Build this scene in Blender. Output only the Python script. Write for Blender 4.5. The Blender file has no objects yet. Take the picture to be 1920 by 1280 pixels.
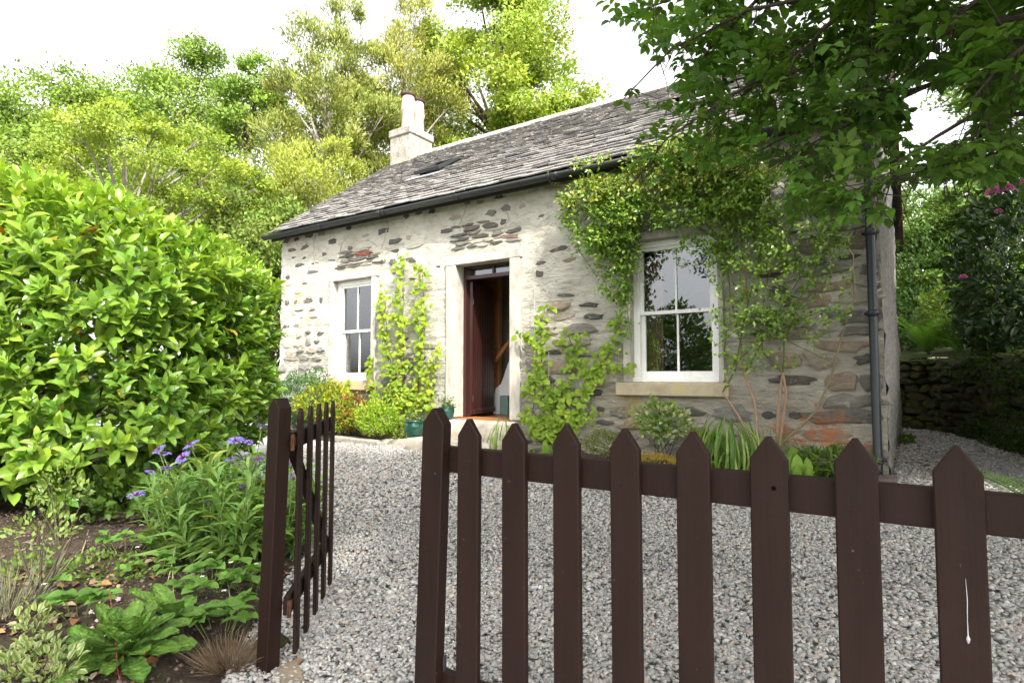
import bpy, math, random, zlib
import numpy as np
from mathutils import Matrix, Vector

SC = bpy.context.scene
COL = SC.collection
R = math.radians
rng = np.random.default_rng(11)
random.seed(5)

# ---------------------------------------------------------------- camera
FPX, CX, CY = 1120.0, 960.0, 640.0          # focal length and centre of a 1920 x 1280 frame
EYE = np.array([0.0, -6.5, 1.1])
YAW, PITCH = R(34.0), math.atan(65.0 / FPX)
cam_data = bpy.data.cameras.new('camera')
cam_data.sensor_width = 36.0
cam_data.lens = 36.0 * FPX / 1920.0
cam_data.clip_start, cam_data.clip_end = 0.05, 500.0
cam = bpy.data.objects.new('camera', cam_data)
COL.objects.link(cam)
cam.location = EYE.tolist()
cam.rotation_euler = (R(90) + PITCH, 0.0, YAW)
SC.camera = cam

# ---------------------------------------------------------------- sky and sun
SUN_DIR = np.array([0.60, -0.40, 0.69]); SUN_DIR /= np.linalg.norm(SUN_DIR)      # towards the sun
world = bpy.data.worlds.new('World')
SC.world = world
world.use_nodes = True
wn = world.node_tree
wn.nodes.clear()
sky = wn.nodes.new('ShaderNodeTexSky')
sky.sky_type = 'NISHITA'
sky.sun_disc = False
sky.sun_elevation = math.asin(SUN_DIR[2])
sky.sun_rotation = math.atan2(SUN_DIR[0], SUN_DIR[1])
sky.air_density, sky.dust_density, sky.ozone_density = 1.0, 3.0, 1.0
hsv = wn.nodes.new('ShaderNodeHueSaturation')          # thin white cloud: the sky keeps little of its blue
hsv.inputs['Saturation'].default_value = 0.09
hsv.inputs['Value'].default_value = 1.9
bg = wn.nodes.new('ShaderNodeBackground')
bg.inputs['Strength'].default_value = 0.15
wo = wn.nodes.new('ShaderNodeOutputWorld')
wn.links.new(sky.outputs[0], hsv.inputs['Color'])
wn.links.new(hsv.outputs[0], bg.inputs[0])
wn.links.new(bg.outputs[0], wo.inputs[0])
sun_data = bpy.data.lights.new('sun', 'SUN')
sun_data.energy = 3.7
sun_data.angle = R(3.0)
sun_data.color = (1.0, 0.95, 0.86)
sun = bpy.data.objects.new('sun', sun_data)
COL.objects.link(sun)
sun.rotation_euler = Vector(SUN_DIR.tolist()).to_track_quat('Z', 'Y').to_euler()
sun.location = (6, -6, 14)
SC.view_settings.view_transform = 'Standard'
SC.view_settings.look = 'None'
SC.view_settings.exposure = 1.12
SC.view_settings.gamma = 1.0
SC.view_settings.use_curve_mapping = False
SC.cycles.max_bounces = 8
SC.cycles.transparent_max_bounces = 12
SC.cycles.caustics_reflective = False
SC.cycles.caustics_refractive = False

# ---------------------------------------------------------------- picture geometry (used to survey the place)
_M = np.array(cam.rotation_euler.to_matrix())
def ray(px, py):
    return _M @ np.array([(px - CX) / FPX, -(py - CY) / FPX, -1.0])
def at(px, py, Z):
    return EYE + ray(px, py) * Z
def on_y(px, py, Y):
    d = ray(px, py)
    return EYE + d * ((Y - EYE[1]) / d[1])
def sstep(a, b, x):
    t = np.clip((x - a) / (b - a), 0, 1)
    return t * t * (3 - 2 * t)
def gz(x, y):
    """height of the ground: the yard rises a little towards the cottage"""
    return 0.15 * sstep(-5.0, -1.3, y) + 0.0 * x
def on_ground(px, py, dz=0.0):
    d = ray(px, py)
    z = 0.0
    for _ in range(12):
        p = EYE + d * ((z - EYE[2]) / d[2])
        z = float(gz(p[0], p[1])) + dz
    return EYE + d * ((z - EYE[2]) / d[2])
def project(P):
    q = (np.asarray(P) - EYE) @ _M
    Z = -q[..., 2]
    Zs = np.where(np.abs(Z) < 1e-6, 1e-6, Z)
    return CX + FPX * q[..., 0] / Zs, CY - FPX * q[..., 1] / Zs, Z
def place(px, Z):
    """a spot on the ground under picture column px at depth Z"""
    p = at(px, 705, Z)
    return np.array([p[0], p[1], float(gz(p[0], p[1]))])

# ---------------------------------------------------------------- noise for shaping meshes
def _hash(ix, iy, iz, seed):
    n = (ix.astype(np.int64) * 374761393 + iy.astype(np.int64) * 668265263 + iz.astype(np.int64) * 2147483647 + seed * 974711) & 0xffffffff
    n = ((n ^ (n >> 13)) * 1274126177) & 0xffffffff
    n = (n ^ (n >> 16)) & 0xffff
    return n / 65535.0
def vnoise(x, y, z=0.0, seed=1):
    x, y, z = np.broadcast_arrays(np.asarray(x, float), np.asarray(y, float), np.asarray(z, float))
    ix, iy, iz = np.floor(x), np.floor(y), np.floor(z)
    fx, fy, fz = x - ix, y - iy, z - iz
    fx, fy, fz = fx * fx * (3 - 2 * fx), fy * fy * (3 - 2 * fy), fz * fz * (3 - 2 * fz)
    o = 0
    for a in (0, 1):
        for b in (0, 1):
            for c in (0, 1):
                w = (fx if a else 1 - fx) * (fy if b else 1 - fy) * (fz if c else 1 - fz)
                o = o + w * _hash(ix + a, iy + b, iz + c, seed)
    return o * 2 - 1
def fbm(x, y, z=0.0, seed=1, octaves=4):
    o, a = 0, 1.0
    for k in range(octaves):
        o = o + a * vnoise(np.asarray(x) * 2 ** k, np.asarray(y) * 2 ** k, np.asarray(z) * 2 ** k, seed + k)
        a *= 0.5
    return o

# ---------------------------------------------------------------- materials
class NT:
    def __init__(self, name):
        self.m = bpy.data.materials.new(name)
        self.m.use_nodes = True
        self.t = self.m.node_tree
        self.b = self.t.nodes['Principled BSDF']
        self.out = self.t.nodes['Material Output']
        self.pos = None
    def n(self, kind, **kw):
        nd = self.t.nodes.new('ShaderNode' + kind)
        for k, v in kw.items():
            if hasattr(nd, k): setattr(nd, k, v)
            else: nd.inputs[k].default_value = v
        return nd
    def l(self, a, b): self.t.links.new(a, b)
    def P(self, scale=(1, 1, 1)):
        if self.pos is None: self.pos = self.n('NewGeometry').outputs['Position']
        if scale == (1, 1, 1): return self.pos
        mp = self.n('Mapping'); mp.inputs['Scale'].default_value = scale
        self.l(self.pos, mp.inputs['Vector']); return mp.outputs[0]
    def noise(self, scale, detail=5, rough=0.6, stretch=(1, 1, 1), dist=0.0):
        nd = self.n('TexNoise'); nd.inputs['Scale'].default_value = scale; nd.inputs['Detail'].default_value = detail
        nd.inputs['Roughness'].default_value = rough; nd.inputs['Distortion'].default_value = dist
        self.l(self.P(stretch), nd.inputs['Vector']); return nd.outputs['Fac']
    def ramp(self, fac, stops):
        nd = self.n('ValToRGB'); r = nd.color_ramp
        while len(r.elements) < len(stops): r.elements.new(0.5)
        for e, (p, c) in zip(r.elements, stops):
            e.position = p; e.color = (c, c, c, 1) if np.isscalar(c) else (*c, 1)
        self.l(fac, nd.inputs[0]); return nd.outputs[0]
    def mix(self, fac, a, b, mode='MIX'):
        nd = self.n('Mix', data_type='RGBA', blend_type=mode)
        for k, v in (('Factor', fac), ('A', a), ('B', b)):
            s = [i for i in nd.inputs if i.name == k and i.enabled][0]
            if hasattr(v, 'is_output'): self.l(v, s)
            elif np.isscalar(v): s.default_value = v
            else: s.default_value = (*v, 1)
        return [o for o in nd.outputs if o.enabled][0]
    def math(self, op, a, b=0.5):
        nd = self.n('Math', operation=op)
        for i, v in enumerate((a, b)):
            if hasattr(v, 'is_output'): self.l(v, nd.inputs[i])
            else: nd.inputs[i].default_value = v
        return nd.outputs[0]
    def attr(self): 
        nd = self.n('Attribute'); nd.attribute_name = 'Col'; return nd.outputs['Color']
    def color(self, c):
        if hasattr(c, 'is_output'): self.l(c, self.b.inputs['Base Color'])
        else: self.b.inputs['Base Color'].default_value = (*c, 1)
    def bump(self, h, strength=0.3, dist=0.02):
        nd = self.n('Bump'); nd.inputs['Strength'].default_value = strength; nd.inputs['Distance'].default_value = dist
        self.l(h, nd.inputs['Height']); self.l(nd.outputs[0], self.b.inputs['Normal'])
    def set(self, rough=0.7, spec=0.4, metal=0.0):
        self.b.inputs['Roughness'].default_value = rough; self.b.inputs['Specular IOR Level'].default_value = spec
        self.b.inputs['Metallic'].default_value = metal; return self.m

def leaf_mat(name, rough=0.45, trans=0.35, spec=0.4):
    t = NT(name)
    c = t.attr()
    n = t.noise(14, 3)
    v = t.ramp(n, [(0.3, 0.78), (0.7, 1.18)])
    c2 = t.mix(1.0, c, v, 'MULTIPLY')
    t.color(c2)
    t.set(rough, spec)
    tr = t.n('BsdfTranslucent')
    ct = t.mix(1.0, c2, (1.45, 1.5, 0.7), 'MULTIPLY')
    t.l(ct, tr.inputs['Color'])
    ms = t.n('MixShader'); ms.inputs[0].default_value = trans
    t.l(t.b.outputs[0], ms.inputs[1]); t.l(tr.outputs[0], ms.inputs[2]); t.l(ms.outputs[0], t.out.inputs['Surface'])
    return t.m

def flat_mat(name, col, rough=0.6, spec=0.4, var=0.25, scale=6, bump=0.0, bscale=60, stretch=(1, 1, 1), metal=0.0):
    t = NT(name)
    f = t.ramp(t.noise(scale, 5, 0.65, stretch), [(0.25, 1 - var), (0.75, 1 + var)])
    t.color(t.mix(1.0, col, f, 'MULTIPLY'))
    if bump: t.bump(t.noise(bscale, 4, 0.6, stretch), bump, 0.01)
    return t.set(rough, spec, metal)

def attr_mat(name, rough=0.75, spec=0.35, var=0.25, scale=30, bump=0.4, bscale=90, dist=0.01):
    t = NT(name)
    f = t.ramp(t.noise(scale, 5, 0.65), [(0.25, 1 - var), (0.75, 1 + var)])
    t.color(t.mix(1.0, t.attr(), f, 'MULTIPLY'))
    if bump: t.bump(t.noise(bscale, 4, 0.6), bump, dist)
    return t.set(rough, spec)

MAT = {}
MAT['laurel'] = leaf_mat('laurel_leaf', 0.30, 0.30, 0.5)
MAT['leaf'] = leaf_mat('soft_leaf', 0.55, 0.38, 0.3)
MAT['gloss_leaf'] = leaf_mat('glossy_leaf', 0.36, 0.25, 0.5)
MAT['far_leaf'] = leaf_mat('tree_leaf', 0.6, 0.30, 0.25)
t = NT('crinkled_leaf')
c = t.mix(1.0, t.attr(), t.ramp(t.noise(40, 5, 0.7), [(0.3, 0.65), (0.7, 1.25)]), 'MULTIPLY'); t.color(c)
v = t.n('TexVoronoi'); v.inputs['Scale'].default_value = 75; t.l(t.P(), v.inputs['Vector']); t.bump(v.outputs['Distance'], 0.75, 0.008); t.set(0.6, 0.3)
tr = t.n('BsdfTranslucent'); t.l(c, tr.inputs['Color']); ms = t.n('MixShader'); ms.inputs[0].default_value = 0.25
t.l(t.b.outputs[0], ms.inputs[1]); t.l(tr.outputs[0], ms.inputs[2]); t.l(ms.outputs[0], t.out.inputs['Surface']); MAT['crinkle'] = t.m
MAT['petal'] = leaf_mat('petal', 0.6, 0.4, 0.2)
MAT['bark'] = flat_mat('bark', (0.075, 0.058, 0.043), 0.9, 0.2, 0.4, 12, 0.6, 40, (1, 1, 0.3))
MAT['grey_bark'] = flat_mat('grey_bark', (0.26, 0.23, 0.19), 0.9, 0.2, 0.4, 12, 0.6, 40, (1, 1, 0.3))
MAT['rose_stem'] = attr_mat('rose_stem', 0.6, 0.35, 0.25, 25, 0.3, 90)
MAT['dry'] = attr_mat('dry_stem', 0.85, 0.2, 0.3, 40, 0.0)

# brown fence paint
t = NT('brown_fence_paint')
f = t.ramp(t.noise(3.0, 4, 0.6, (6, 6, 0.8)), [(0.3, 0.82), (0.72, 1.22)])
c = t.mix(1.0, (0.0155, 0.0068, 0.0045), f, 'MULTIPLY')
w = t.ramp(t.noise(9, 6, 0.7), [(0.60, 0.0), (0.78, 0.30)])
c = t.mix(w, c, (0.034, 0.021, 0.016))
c = t.mix(t.ramp(t.noise(70, 3, 0.5), [(0.735, 0.0), (0.76, 0.7)]), c, (0.10, 0.085, 0.07))
t.color(c); gr = t.noise(30, 6, 0.7, (3.0, 3.0, 0.12))
t.bump(t.math('ADD', gr, t.math('MULTIPLY', t.noise(26, 5, 0.65), 0.5)), 0.35, 0.005)
MAT['fence'] = t.set(0.60, 0.16)

def lichen(t, c, spots):
    """patches of lichen with ragged outlines: (centre, radius, colour)"""
    n = t.noise(11, 9, 0.78, (1, 1, 1), 0.4)
    for (ctr, rad, col) in spots:
        d = t.n('VectorMath', operation='DISTANCE'); t.l(t.P(), d.inputs[0]); d.inputs[1].default_value = ctr
        f = t.math('MULTIPLY', d.outputs['Value'], 1.0 / rad); f = t.math('SUBTRACT', t.math('ADD', t.math('MULTIPLY', n, 1.7), -0.10), t.math('MULTIPLY', f, 0.34))
        c = t.mix(t.ramp(f, [(0.56, 0.0), (0.68, 0.62)]), c, col)
    return c
ORANGE, YELLOW = (0.42, 0.13, 0.03), (0.50, 0.36, 0.09)
SPOTS = [((-0.72, 0, 0.56), 0.34, ORANGE), ((-1.10, 0, 0.50), 0.26, ORANGE), ((-0.42, 0, 0.40), 0.25, ORANGE), ((-2.72, 0, 0.80), 0.30, YELLOW), ((-2.6, 0, 0.55), 0.2, YELLOW), ((-8.9, 0, 2.45), 0.22, YELLOW), ((-8.6, 0, 2.1), 0.16, YELLOW)]
# old lime-washed rubble wall
t = NT('lime_harling')
n1 = t.noise(2.2, 8, 0.65); n2 = t.noise(9.0, 8, 0.7, (1, 1, 1.8)); n3 = t.noise(60, 4, 0.7)
c = t.ramp(n1, [(0.30, (0.41, 0.38, 0.315)), (0.50, (0.55, 0.52, 0.44)), (0.70, (0.63, 0.60, 0.52))])
c = t.mix(t.ramp(n2, [(0.52, 0.0), (0.66, 0.7)]), c, (0.30, 0.275, 0.225))
c = t.mix(t.ramp(n3, [(0.60, 0.0), (0.72, 0.45)]), c, (0.22, 0.21, 0.18))
sep = t.n('SeparateXYZ'); t.l(t.P(), sep.inputs[0])
low2 = t.n('MapRange'); low2.inputs[1].default_value = 2.9; low2.inputs[2].default_value = 1.5; low2.inputs[3].default_value = 0.22; t.l(sep.outputs[2], low2.inputs[0])
c = t.mix(t.math('MULTIPLY', low2.outputs[0], t.ramp(t.noise(3.0, 8, 0.72, (0.7, 1, 4.0), 0.8), [(0.55, 0.0), (0.63, 0.75)])), c, (0.17, 0.16, 0.14))
low = t.n('MapRange'); low.inputs[1].default_value = 2.2; low.inputs[2].default_value = 0.6; t.l(sep.outputs[2], low.inputs[0])
lowm = t.math('MULTIPLY', low.outputs[0], t.ramp(t.noise(3.5, 6, 0.7, (0.6, 1, 1.6)), [(0.35, 0.25), (0.65, 0.95)]))
rt = t.n('MapRange'); rt.inputs[1].default_value = -5.2; rt.inputs[2].default_value = -3.2; t.l(sep.outputs[0], rt.inputs[0])
lowm = t.math('MULTIPLY', lowm, rt.outputs[0])
c = t.mix(lowm, c, (0.35, 0.305, 0.23))
lich = t.ramp(t.noise(4.2, 6, 0.7), [(0.60, 0.0), (0.72, 0.55)])
c = t.mix(t.math('MULTIPLY', lich, 0.5), c, (0.50, 0.40, 0.14))
c = lichen(t, c, SPOTS)
t.color(c)
n4 = t.noise(4.2, 7, 0.68, (0.8, 1, 3.4), 0.6)
t.bump(t.math('ADD', t.math('ADD', t.math('MULTIPLY', n2, 0.8), t.math('MULTIPLY', t.math('MULTIPLY', n4, 1.3), low2.outputs[0])), t.math('MULTIPLY', n3, 0.3)), 1.0, 0.055)
MAT['wall'] = t.set(0.92, 0.15)
t = NT('rubble_stone')
c = t.mix(1.0, t.attr(), t.ramp(t.noise(16, 7, 0.72, (0.8, 1, 2.2)), [(0.25, 0.55), (0.75, 1.4)]), 'MULTIPLY')
c = t.mix(t.ramp(t.noise(9, 7, 0.7), [(0.56, 0.0), (0.66, 0.6)]), c, (0.40, 0.37, 0.31))
c = lichen(t, c, SPOTS)
t.color(c); t.bump(t.noise(32, 7, 0.72, (0.8, 1, 2.0)), 0.9, 0.025); MAT['stone'] = t.set(0.88, 0.2)
MAT['mortar'] = flat_mat('mortar', (0.40, 0.36, 0.30), 0.92, 0.1, 0.25, 25, 0.5, 90)
MAT['harl_grey'] = flat_mat('grey_harling', (0.26, 0.24, 0.215), 0.95, 0.1, 0.5, 18, 1.0, 55, (1, 1, 1))
MAT['margin'] = flat_mat('dressed_margin_stone', (0.42, 0.395, 0.34), 0.88, 0.2, 0.38, 6, 0.5, 40, (1, 1, 0.45))
t = NT('sandstone_sill')
c = t.ramp(t.noise(5, 6, 0.7), [(0.3, (0.30, 0.25, 0.17)), (0.5, (0.42, 0.35, 0.24)), (0.62, (0.46, 0.38, 0.16))])
t.color(c); t.bump(t.noise(60, 4), 0.3, 0.01); MAT['sill'] = t.set(0.88, 0.2)
MAT['step'] = flat_mat('worn_step_stone', (0.42, 0.37, 0.30), 0.9, 0.2, 0.4, 8, 0.6, 35)
t = NT('white_gloss_paint')
c = t.mix(t.ramp(t.noise(7, 7, 0.72, (2.0, 1, 0.35)), [(0.50, 0.0), (0.74, 0.45)]), (0.80, 0.79, 0.755), (0.50, 0.47, 0.39))
t.color(c); t.bump(t.noise(45, 4), 0.15, 0.006); MAT['white'] = t.set(0.42, 0.45)
MAT['door'] = flat_mat('maroon_door_paint', (0.034, 0.011, 0.009), 0.35, 0.5, 0.25, 8, 0.1, 60, (1, 1, 0.2))
MAT['gutter'] = flat_mat('dark_grey_gutter_paint', (0.026, 0.029, 0.030), 0.42, 0.4, 0.25, 10, 0.1, 60)
MAT['pipe'] = flat_mat('dark_grey_pipe_paint', (0.020, 0.024, 0.027), 0.42, 0.4, 0.2, 6, 0.1, 40)
MAT['iron'] = flat_mat('black_iron', (0.02, 0.02, 0.022), 0.5, 0.5, 0.3, 20)
MAT['hole'] = flat_mat('dark_hole', (0.004, 0.003, 0.003), 1.0, 0.0, 0.1, 10)
MAT['nail'] = flat_mat('painted_nail', (0.012, 0.006, 0.004), 0.7, 0.15, 0.2, 30)
MAT['rust'] = flat_mat('rusty_hinge', (0.07, 0.028, 0.014), 0.8, 0.3, 0.4, 30)
MAT['lead'] = flat_mat('lead_flashing', (0.42, 0.43, 0.44), 0.5, 0.4, 0.15, 8)
MAT['ridge'] = flat_mat('ridge_stone', (0.32, 0.305, 0.275), 0.9, 0.2, 0.2, 8, 0.3, 50)
MAT['soffit'] = flat_mat('dark_timber', (0.05, 0.045, 0.04), 0.9, 0.2, 0.3, 10)
MAT['barge'] = flat_mat('brown_bargeboard', (0.09, 0.04, 0.028), 0.7, 0.3, 0.4, 10, 0.2, 40, (1, 1, 0.2))
t = NT('chimney_render')
c = t.ramp(t.noise(5, 7, 0.7), [(0.3, (0.20, 0.18, 0.15)), (0.5, (0.34, 0.31, 0.265)), (0.66, (0.44, 0.41, 0.35))])
c = t.mix(t.ramp(t.noise(11, 6, 0.75), [(0.56, 0), (0.68, 0.6)]), c, (0.34, 0.20, 0.11))
c = t.mix(t.ramp(t.noise(8, 8, 0.75, (1.5, 1.5, 0.5)), [(0.52, 0), (0.66, 0.65)]), c, (0.13, 0.12, 0.105))
t.color(c); t.bump(t.noise(30, 6, 0.72), 1.0, 0.03); MAT['chimney'] = t.set(0.92, 0.15)
MAT['pot_clay'] = flat_mat('buff_clay_pot', (0.46, 0.37, 0.29), 0.8, 0.25, 0.25, 9, 0.2, 50)
MAT['pot_dark'] = flat_mat('sooty_clay', (0.06, 0.035, 0.03), 0.85, 0.2, 0.4, 20)
# slates with pale lichen
t = NT('weathered_slate')
c = t.mix(1.0, t.attr(), t.ramp(t.noise(16, 6, 0.7), [(0.28, 0.75), (0.72, 1.25)]), 'MULTIPLY')
c = t.mix(t.ramp(t.noise(13, 6, 0.75), [(0.60, 0.0), (0.72, 0.5)]), c, (0.36, 0.345, 0.31))
c = t.mix(t.ramp(t.noise(3.1, 6, 0.7), [(0.62, 0.0), (0.76, 0.4)]), c, (0.30, 0.25, 0.17))
t.color(c); t.bump(t.noise(38, 5, 0.7), 0.55, 0.012); MAT['slate'] = t.set(0.78, 0.3)
MAT['pebble'] = attr_mat('pebble', 0.7, 0.35, 0.28, 90, 0.3, 200, 0.004)
# gravel bed under the pebbles
t = NT('gravel_bed')
v = t.n('TexVoronoi'); v.inputs['Scale'].default_value = 62; t.l(t.P(), v.inputs['Vector'])
c = t.mix(0.55, t.ramp(t.noise(5, 4), [(0.3, (0.27, 0.26, 0.25)), (0.7, (0.40, 0.385, 0.36))]), v.outputs['Color'], 'MULTIPLY')
hs = t.n('HueSaturation'); hs.inputs['Saturation'].default_value = 0.25; hs.inputs['Value'].default_value = 1.9; t.l(c, hs.inputs['Color'])
t.color(hs.outputs[0]); t.bump(v.outputs['Distance'], 1.0, 0.02); MAT['gravel'] = t.set(0.85, 0.25)
t = NT('garden_soil')
c = t.ramp(t.noise(14, 8, 0.7), [(0.3, (0.045, 0.032, 0.024)), (0.55, (0.10, 0.075, 0.055)), (0.72, (0.19, 0.145, 0.10))])
c = t.mix(t.ramp(t.noise(3.2, 5), [(0.56, 0), (0.68, 0.5)]), c, (0.07, 0.085, 0.03))
t.color(c); t.bump(t.noise(45, 8, 0.75), 1.0, 0.04); MAT['soil'] = t.set(0.95, 0.1)
t = NT('woodland_ground')
c = t.ramp(t.noise(3, 8, 0.7), [(0.3, (0.03, 0.05, 0.015)), (0.55, (0.07, 0.085, 0.03)), (0.7, (0.11, 0.08, 0.045))])
t.color(c); t.bump(t.noise(20, 8, 0.75), 1.0, 0.05); MAT['ground'] = t.set(0.95, 0.1)
# mossy stones
t = NT('mossy_stone')
geo = t.n('NewGeometry'); sp = t.n('SeparateXYZ'); t.l(geo.outputs['Normal'], sp.inputs[0])
mo = t.math('ADD', t.math('MULTIPLY', sp.outputs[2], 0.35), t.noise(5, 6, 0.7))
c = t.mix(1.0, t.attr(), t.ramp(t.noise(30, 5, 0.7), [(0.3, 0.6), (0.7, 1.4)]), 'MULTIPLY')
c = t.mix(t.ramp(mo, [(0.38, 0.0), (0.52, 0.95)]), c, t.ramp(t.noise(12, 5), [(0.35, (0.025, 0.036, 0.010)), (0.65, (0.085, 0.088, 0.018))]))
t.color(c); t.bump(t.noise(50, 6, 0.75), 0.9, 0.02); MAT['moss'] = t.set(0.92, 0.15)
# window glass: clear pane with its mirror reflection
t = NT('window_glass')
fr = t.n('Fresnel'); fr.inputs[0].default_value = 2.3
gl = t.n('BsdfGlossy'); gl.inputs['Roughness'].default_value = 0.01; gl.inputs['Color'].default_value = (0.95, 0.97, 1, 1)
tp = t.n('BsdfTransparent'); tp.inputs[0].default_value = (0.86, 0.89, 0.88, 1)
ms = t.n('MixShader'); t.l(fr.outputs[0], ms.inputs[0]); t.l(tp.outputs[0], ms.inputs[1]); t.l(gl.outputs[0], ms.inputs[2]); t.l(ms.outputs[0], t.out.inputs['Surface'])
MAT['glass'] = t.m
MAT['glaze_green'] = flat_mat('green_glazed_pot', (0.008, 0.050, 0.034), 0.15, 0.6, 0.3, 5)
MAT['wallpaper'] = flat_mat('speckled_wallpaper', (0.34, 0.30, 0.25), 0.85, 0.2, 0.5, 45)
MAT['pine'] = flat_mat('varnished_pine', (0.36, 0.16, 0.055), 0.4, 0.5, 0.3, 9, 0.1, 50, (1, 1, 0.15))
MAT['room'] = flat_mat('room_plaster', (0.45, 0.40, 0.34), 0.9, 0.2, 0.1, 4)
MAT['board'] = flat_mat('floor_boards', (0.28, 0.12, 0.05), 0.4, 0.5, 0.3, 8)
MAT['curtain'] = flat_mat('brown_check_curtain', (0.30, 0.20, 0.13), 0.9, 0.1, 0.4, 30)
MAT['terracotta'] = flat_mat('pink_pot', (0.50, 0.12, 0.12), 0.6, 0.4, 0.15, 8)
MAT['green_plastic'] = flat_mat('green_bin', (0.16, 0.26, 0.22), 0.6, 0.4, 0.1, 8)
MAT['kerb'] = flat_mat('kerb_stone', (0.30, 0.275, 0.23), 0.92, 0.2, 0.35, 12, 0.6, 40)
MAT['sandstone'] = flat_mat('sandstone_slab', (0.24, 0.19, 0.135), 0.9, 0.2, 0.3, 10, 0.6, 45)
MAT['drain'] = flat_mat('brown_drain', (0.12, 0.085, 0.075), 0.7, 0.3, 0.3, 10, 0.2, 40)
MAT['wire'] = flat_mat('pale_wire', (0.42, 0.42, 0.40), 0.5, 0.5, 0.1, 10)
MAT['dropping'] = flat_mat('bird_dropping', (0.36, 0.36, 0.35), 0.7, 0.3, 0.1, 60)

# ---------------------------------------------------------------- mesh building
def mesh_np(name, V, loops, totals, col=None, mat=None, smooth=False):
    V = np.asarray(V, np.float32)
    me = bpy.data.meshes.new(name)
    me.vertices.add(len(V)); me.vertices.foreach_set('co', V.ravel())
    loops = np.asarray(loops, np.int32); totals = np.asarray(totals, np.int32)
    me.loops.add(len(loops)); me.loops.foreach_set('vertex_index', loops)
    me.polygons.add(len(totals))
    st = np.zeros(len(totals), np.int32); st[1:] = np.cumsum(totals)[:-1]
    me.polygons.foreach_set('loop_start', st); me.polygons.foreach_set('loop_total', totals)
    me.polygons.foreach_set('use_smooth', np.full(len(totals), bool(smooth)))
    if col is not None:
        a = me.color_attributes.new('Col', 'FLOAT_COLOR', 'POINT')
        c4 = np.ones((len(V), 4), np.float32); c4[:, :3] = col
        a.data.foreach_set('color', c4.ravel())
    me.update(calc_edges=True); me.validate()
    if mat: me.materials.append(mat)
    return me

class MB:
    """collects shapes into ONE mesh"""
    def __init__(self): self.V, self.F, self.C = [], [], []
    def add(self, verts, faces, col=(1, 1, 1)):
        o = len(self.V)
        self.V += [tuple(map(float, v)) for v in verts]
        self.F += [[i + o for i in f] for f in faces]
        if np.ndim(col) == 1: self.C += [tuple(col)] * len(verts)
        else: self.C += [tuple(c) for c in col]
        return self
    def box(self, x0, x1, y0, y1, z0, z1, col=(1, 1, 1), bev=0.0):
        if bev <= 0:
            v = [(x, y, z) for z in (z0, z1) for y in (y0, y1) for x in (x0, x1)]
            f = [(0, 2, 3, 1), (4, 5, 7, 6), (0, 1, 5, 4), (2, 6, 7, 3), (0, 4, 6, 2), (1, 3, 7, 5)]
            return self.add(v, f, col)
        b = bev; v = []; 
        ring = lambda z, i: [(x0 + i, y0 + b, z), (x0 + b, y0 + i, z), (x1 - b, y0 + i, z), (x1 - i, y0 + b, z), (x1 - i, y1 - b, z), (x1 - b, y1 - i, z), (x0 + b, y1 - i, z), (x0 + i, y1 - b, z)]
        v = ring(z0, b) + ring(z0 + b, 0) + ring(z1 - b, 0) + ring(z1, b)
        f = [tuple(range(7, -1, -1)), tuple(range(24, 32))]
        for k in range(3):
            for i in range(8):
                j = (i + 1) % 8
                f.append((k * 8 + i, k * 8 + j, k * 8 + 8 + j, k * 8 + 8 + i))
        return self.add(v, f, col)
    def prism(self, pts, d0, d1, axis='y', col=(1, 1, 1)):
        """outline pts in the plane across axis, thickness d0..d1"""
        n = len(pts)
        mk = {'y': lambda a, b, d: (a, d, b), 'x': lambda a, b, d: (d, a, b), 'z': lambda a, b, d: (a, b, d)}[axis]
        v = [mk(a, b, d0) for a, b in pts] + [mk(a, b, d1) for a, b in pts]
        f = [tuple(range(n)), tuple(range(2 * n - 1, n - 1, -1))] + [(i, i + n, (i + 1) % n + n, (i + 1) % n) for i in range(n)]
        return self.add(v, f, col)
    def tube(self, pts, radii, sides=6, col=(1, 1, 1), caps=True):
        pts = np.asarray(pts, float); n = len(pts)
        radii = np.full(n, radii) if np.isscalar(radii) else np.asarray(radii, float)
        T = np.gradient(pts, axis=0); T /= np.linalg.norm(T, axis=1)[:, None] + 1e-9
        ref = np.array([0, 0, 1.0]) if abs(T[0][2]) < 0.9 else np.array([1.0, 0, 0])
        v = []
        a = np.cross(T[0], ref); a /= np.linalg.norm(a)
        for i in range(n):
            a = a - T[i] * (a @ T[i]); a /= np.linalg.norm(a) + 1e-9
            b = np.cross(T[i], a)
            for k in range(sides):
                th = 2 * math.pi * k / sides
                v.append(pts[i] + radii[i] * (a * math.cos(th) + b * math.sin(th)))
        f = []
        for i in range(n - 1):
            for k in range(sides):
                j = (k + 1) % sides
                f.append((i * sides + k, i * sides + j, (i + 1) * sides + j, (i + 1) * sides + k))
        if caps: f += [tuple(range(sides - 1, -1, -1)), tuple(range((n - 1) * sides, n * sides))]
        return self.add(v, f, col)
    def lathe(self, prof, centre, sides=24, col=(1, 1, 1)):
        cx, cy = centre; v = []; f = []
        for r, z in prof:
            v += [(cx + r * math.cos(2 * math.pi * k / sides), cy + r * math.sin(2 * math.pi * k / sides), z) for k in range(sides)]
        for i in range(len(prof) - 1):
            for k in range(sides):
                j = (k + 1) % sides
                f.append((i * sides + k, i * sides + j, (i + 1) * sides + j, (i + 1) * sides + k))
        return self.add(v, f, col)
    def mesh(self, name, mat, smooth=False):
        tot = [len(f) for f in self.F]; loops = [i for f in self.F for i in f]
        return mesh_np(name, self.V, loops, tot, np.array(self.C, np.float32), mat, smooth)
    def build(self, name, mat, parent=None, smooth=False, kind=None):
        return link(name, self.mesh(name, mat, smooth), parent, kind)

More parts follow.
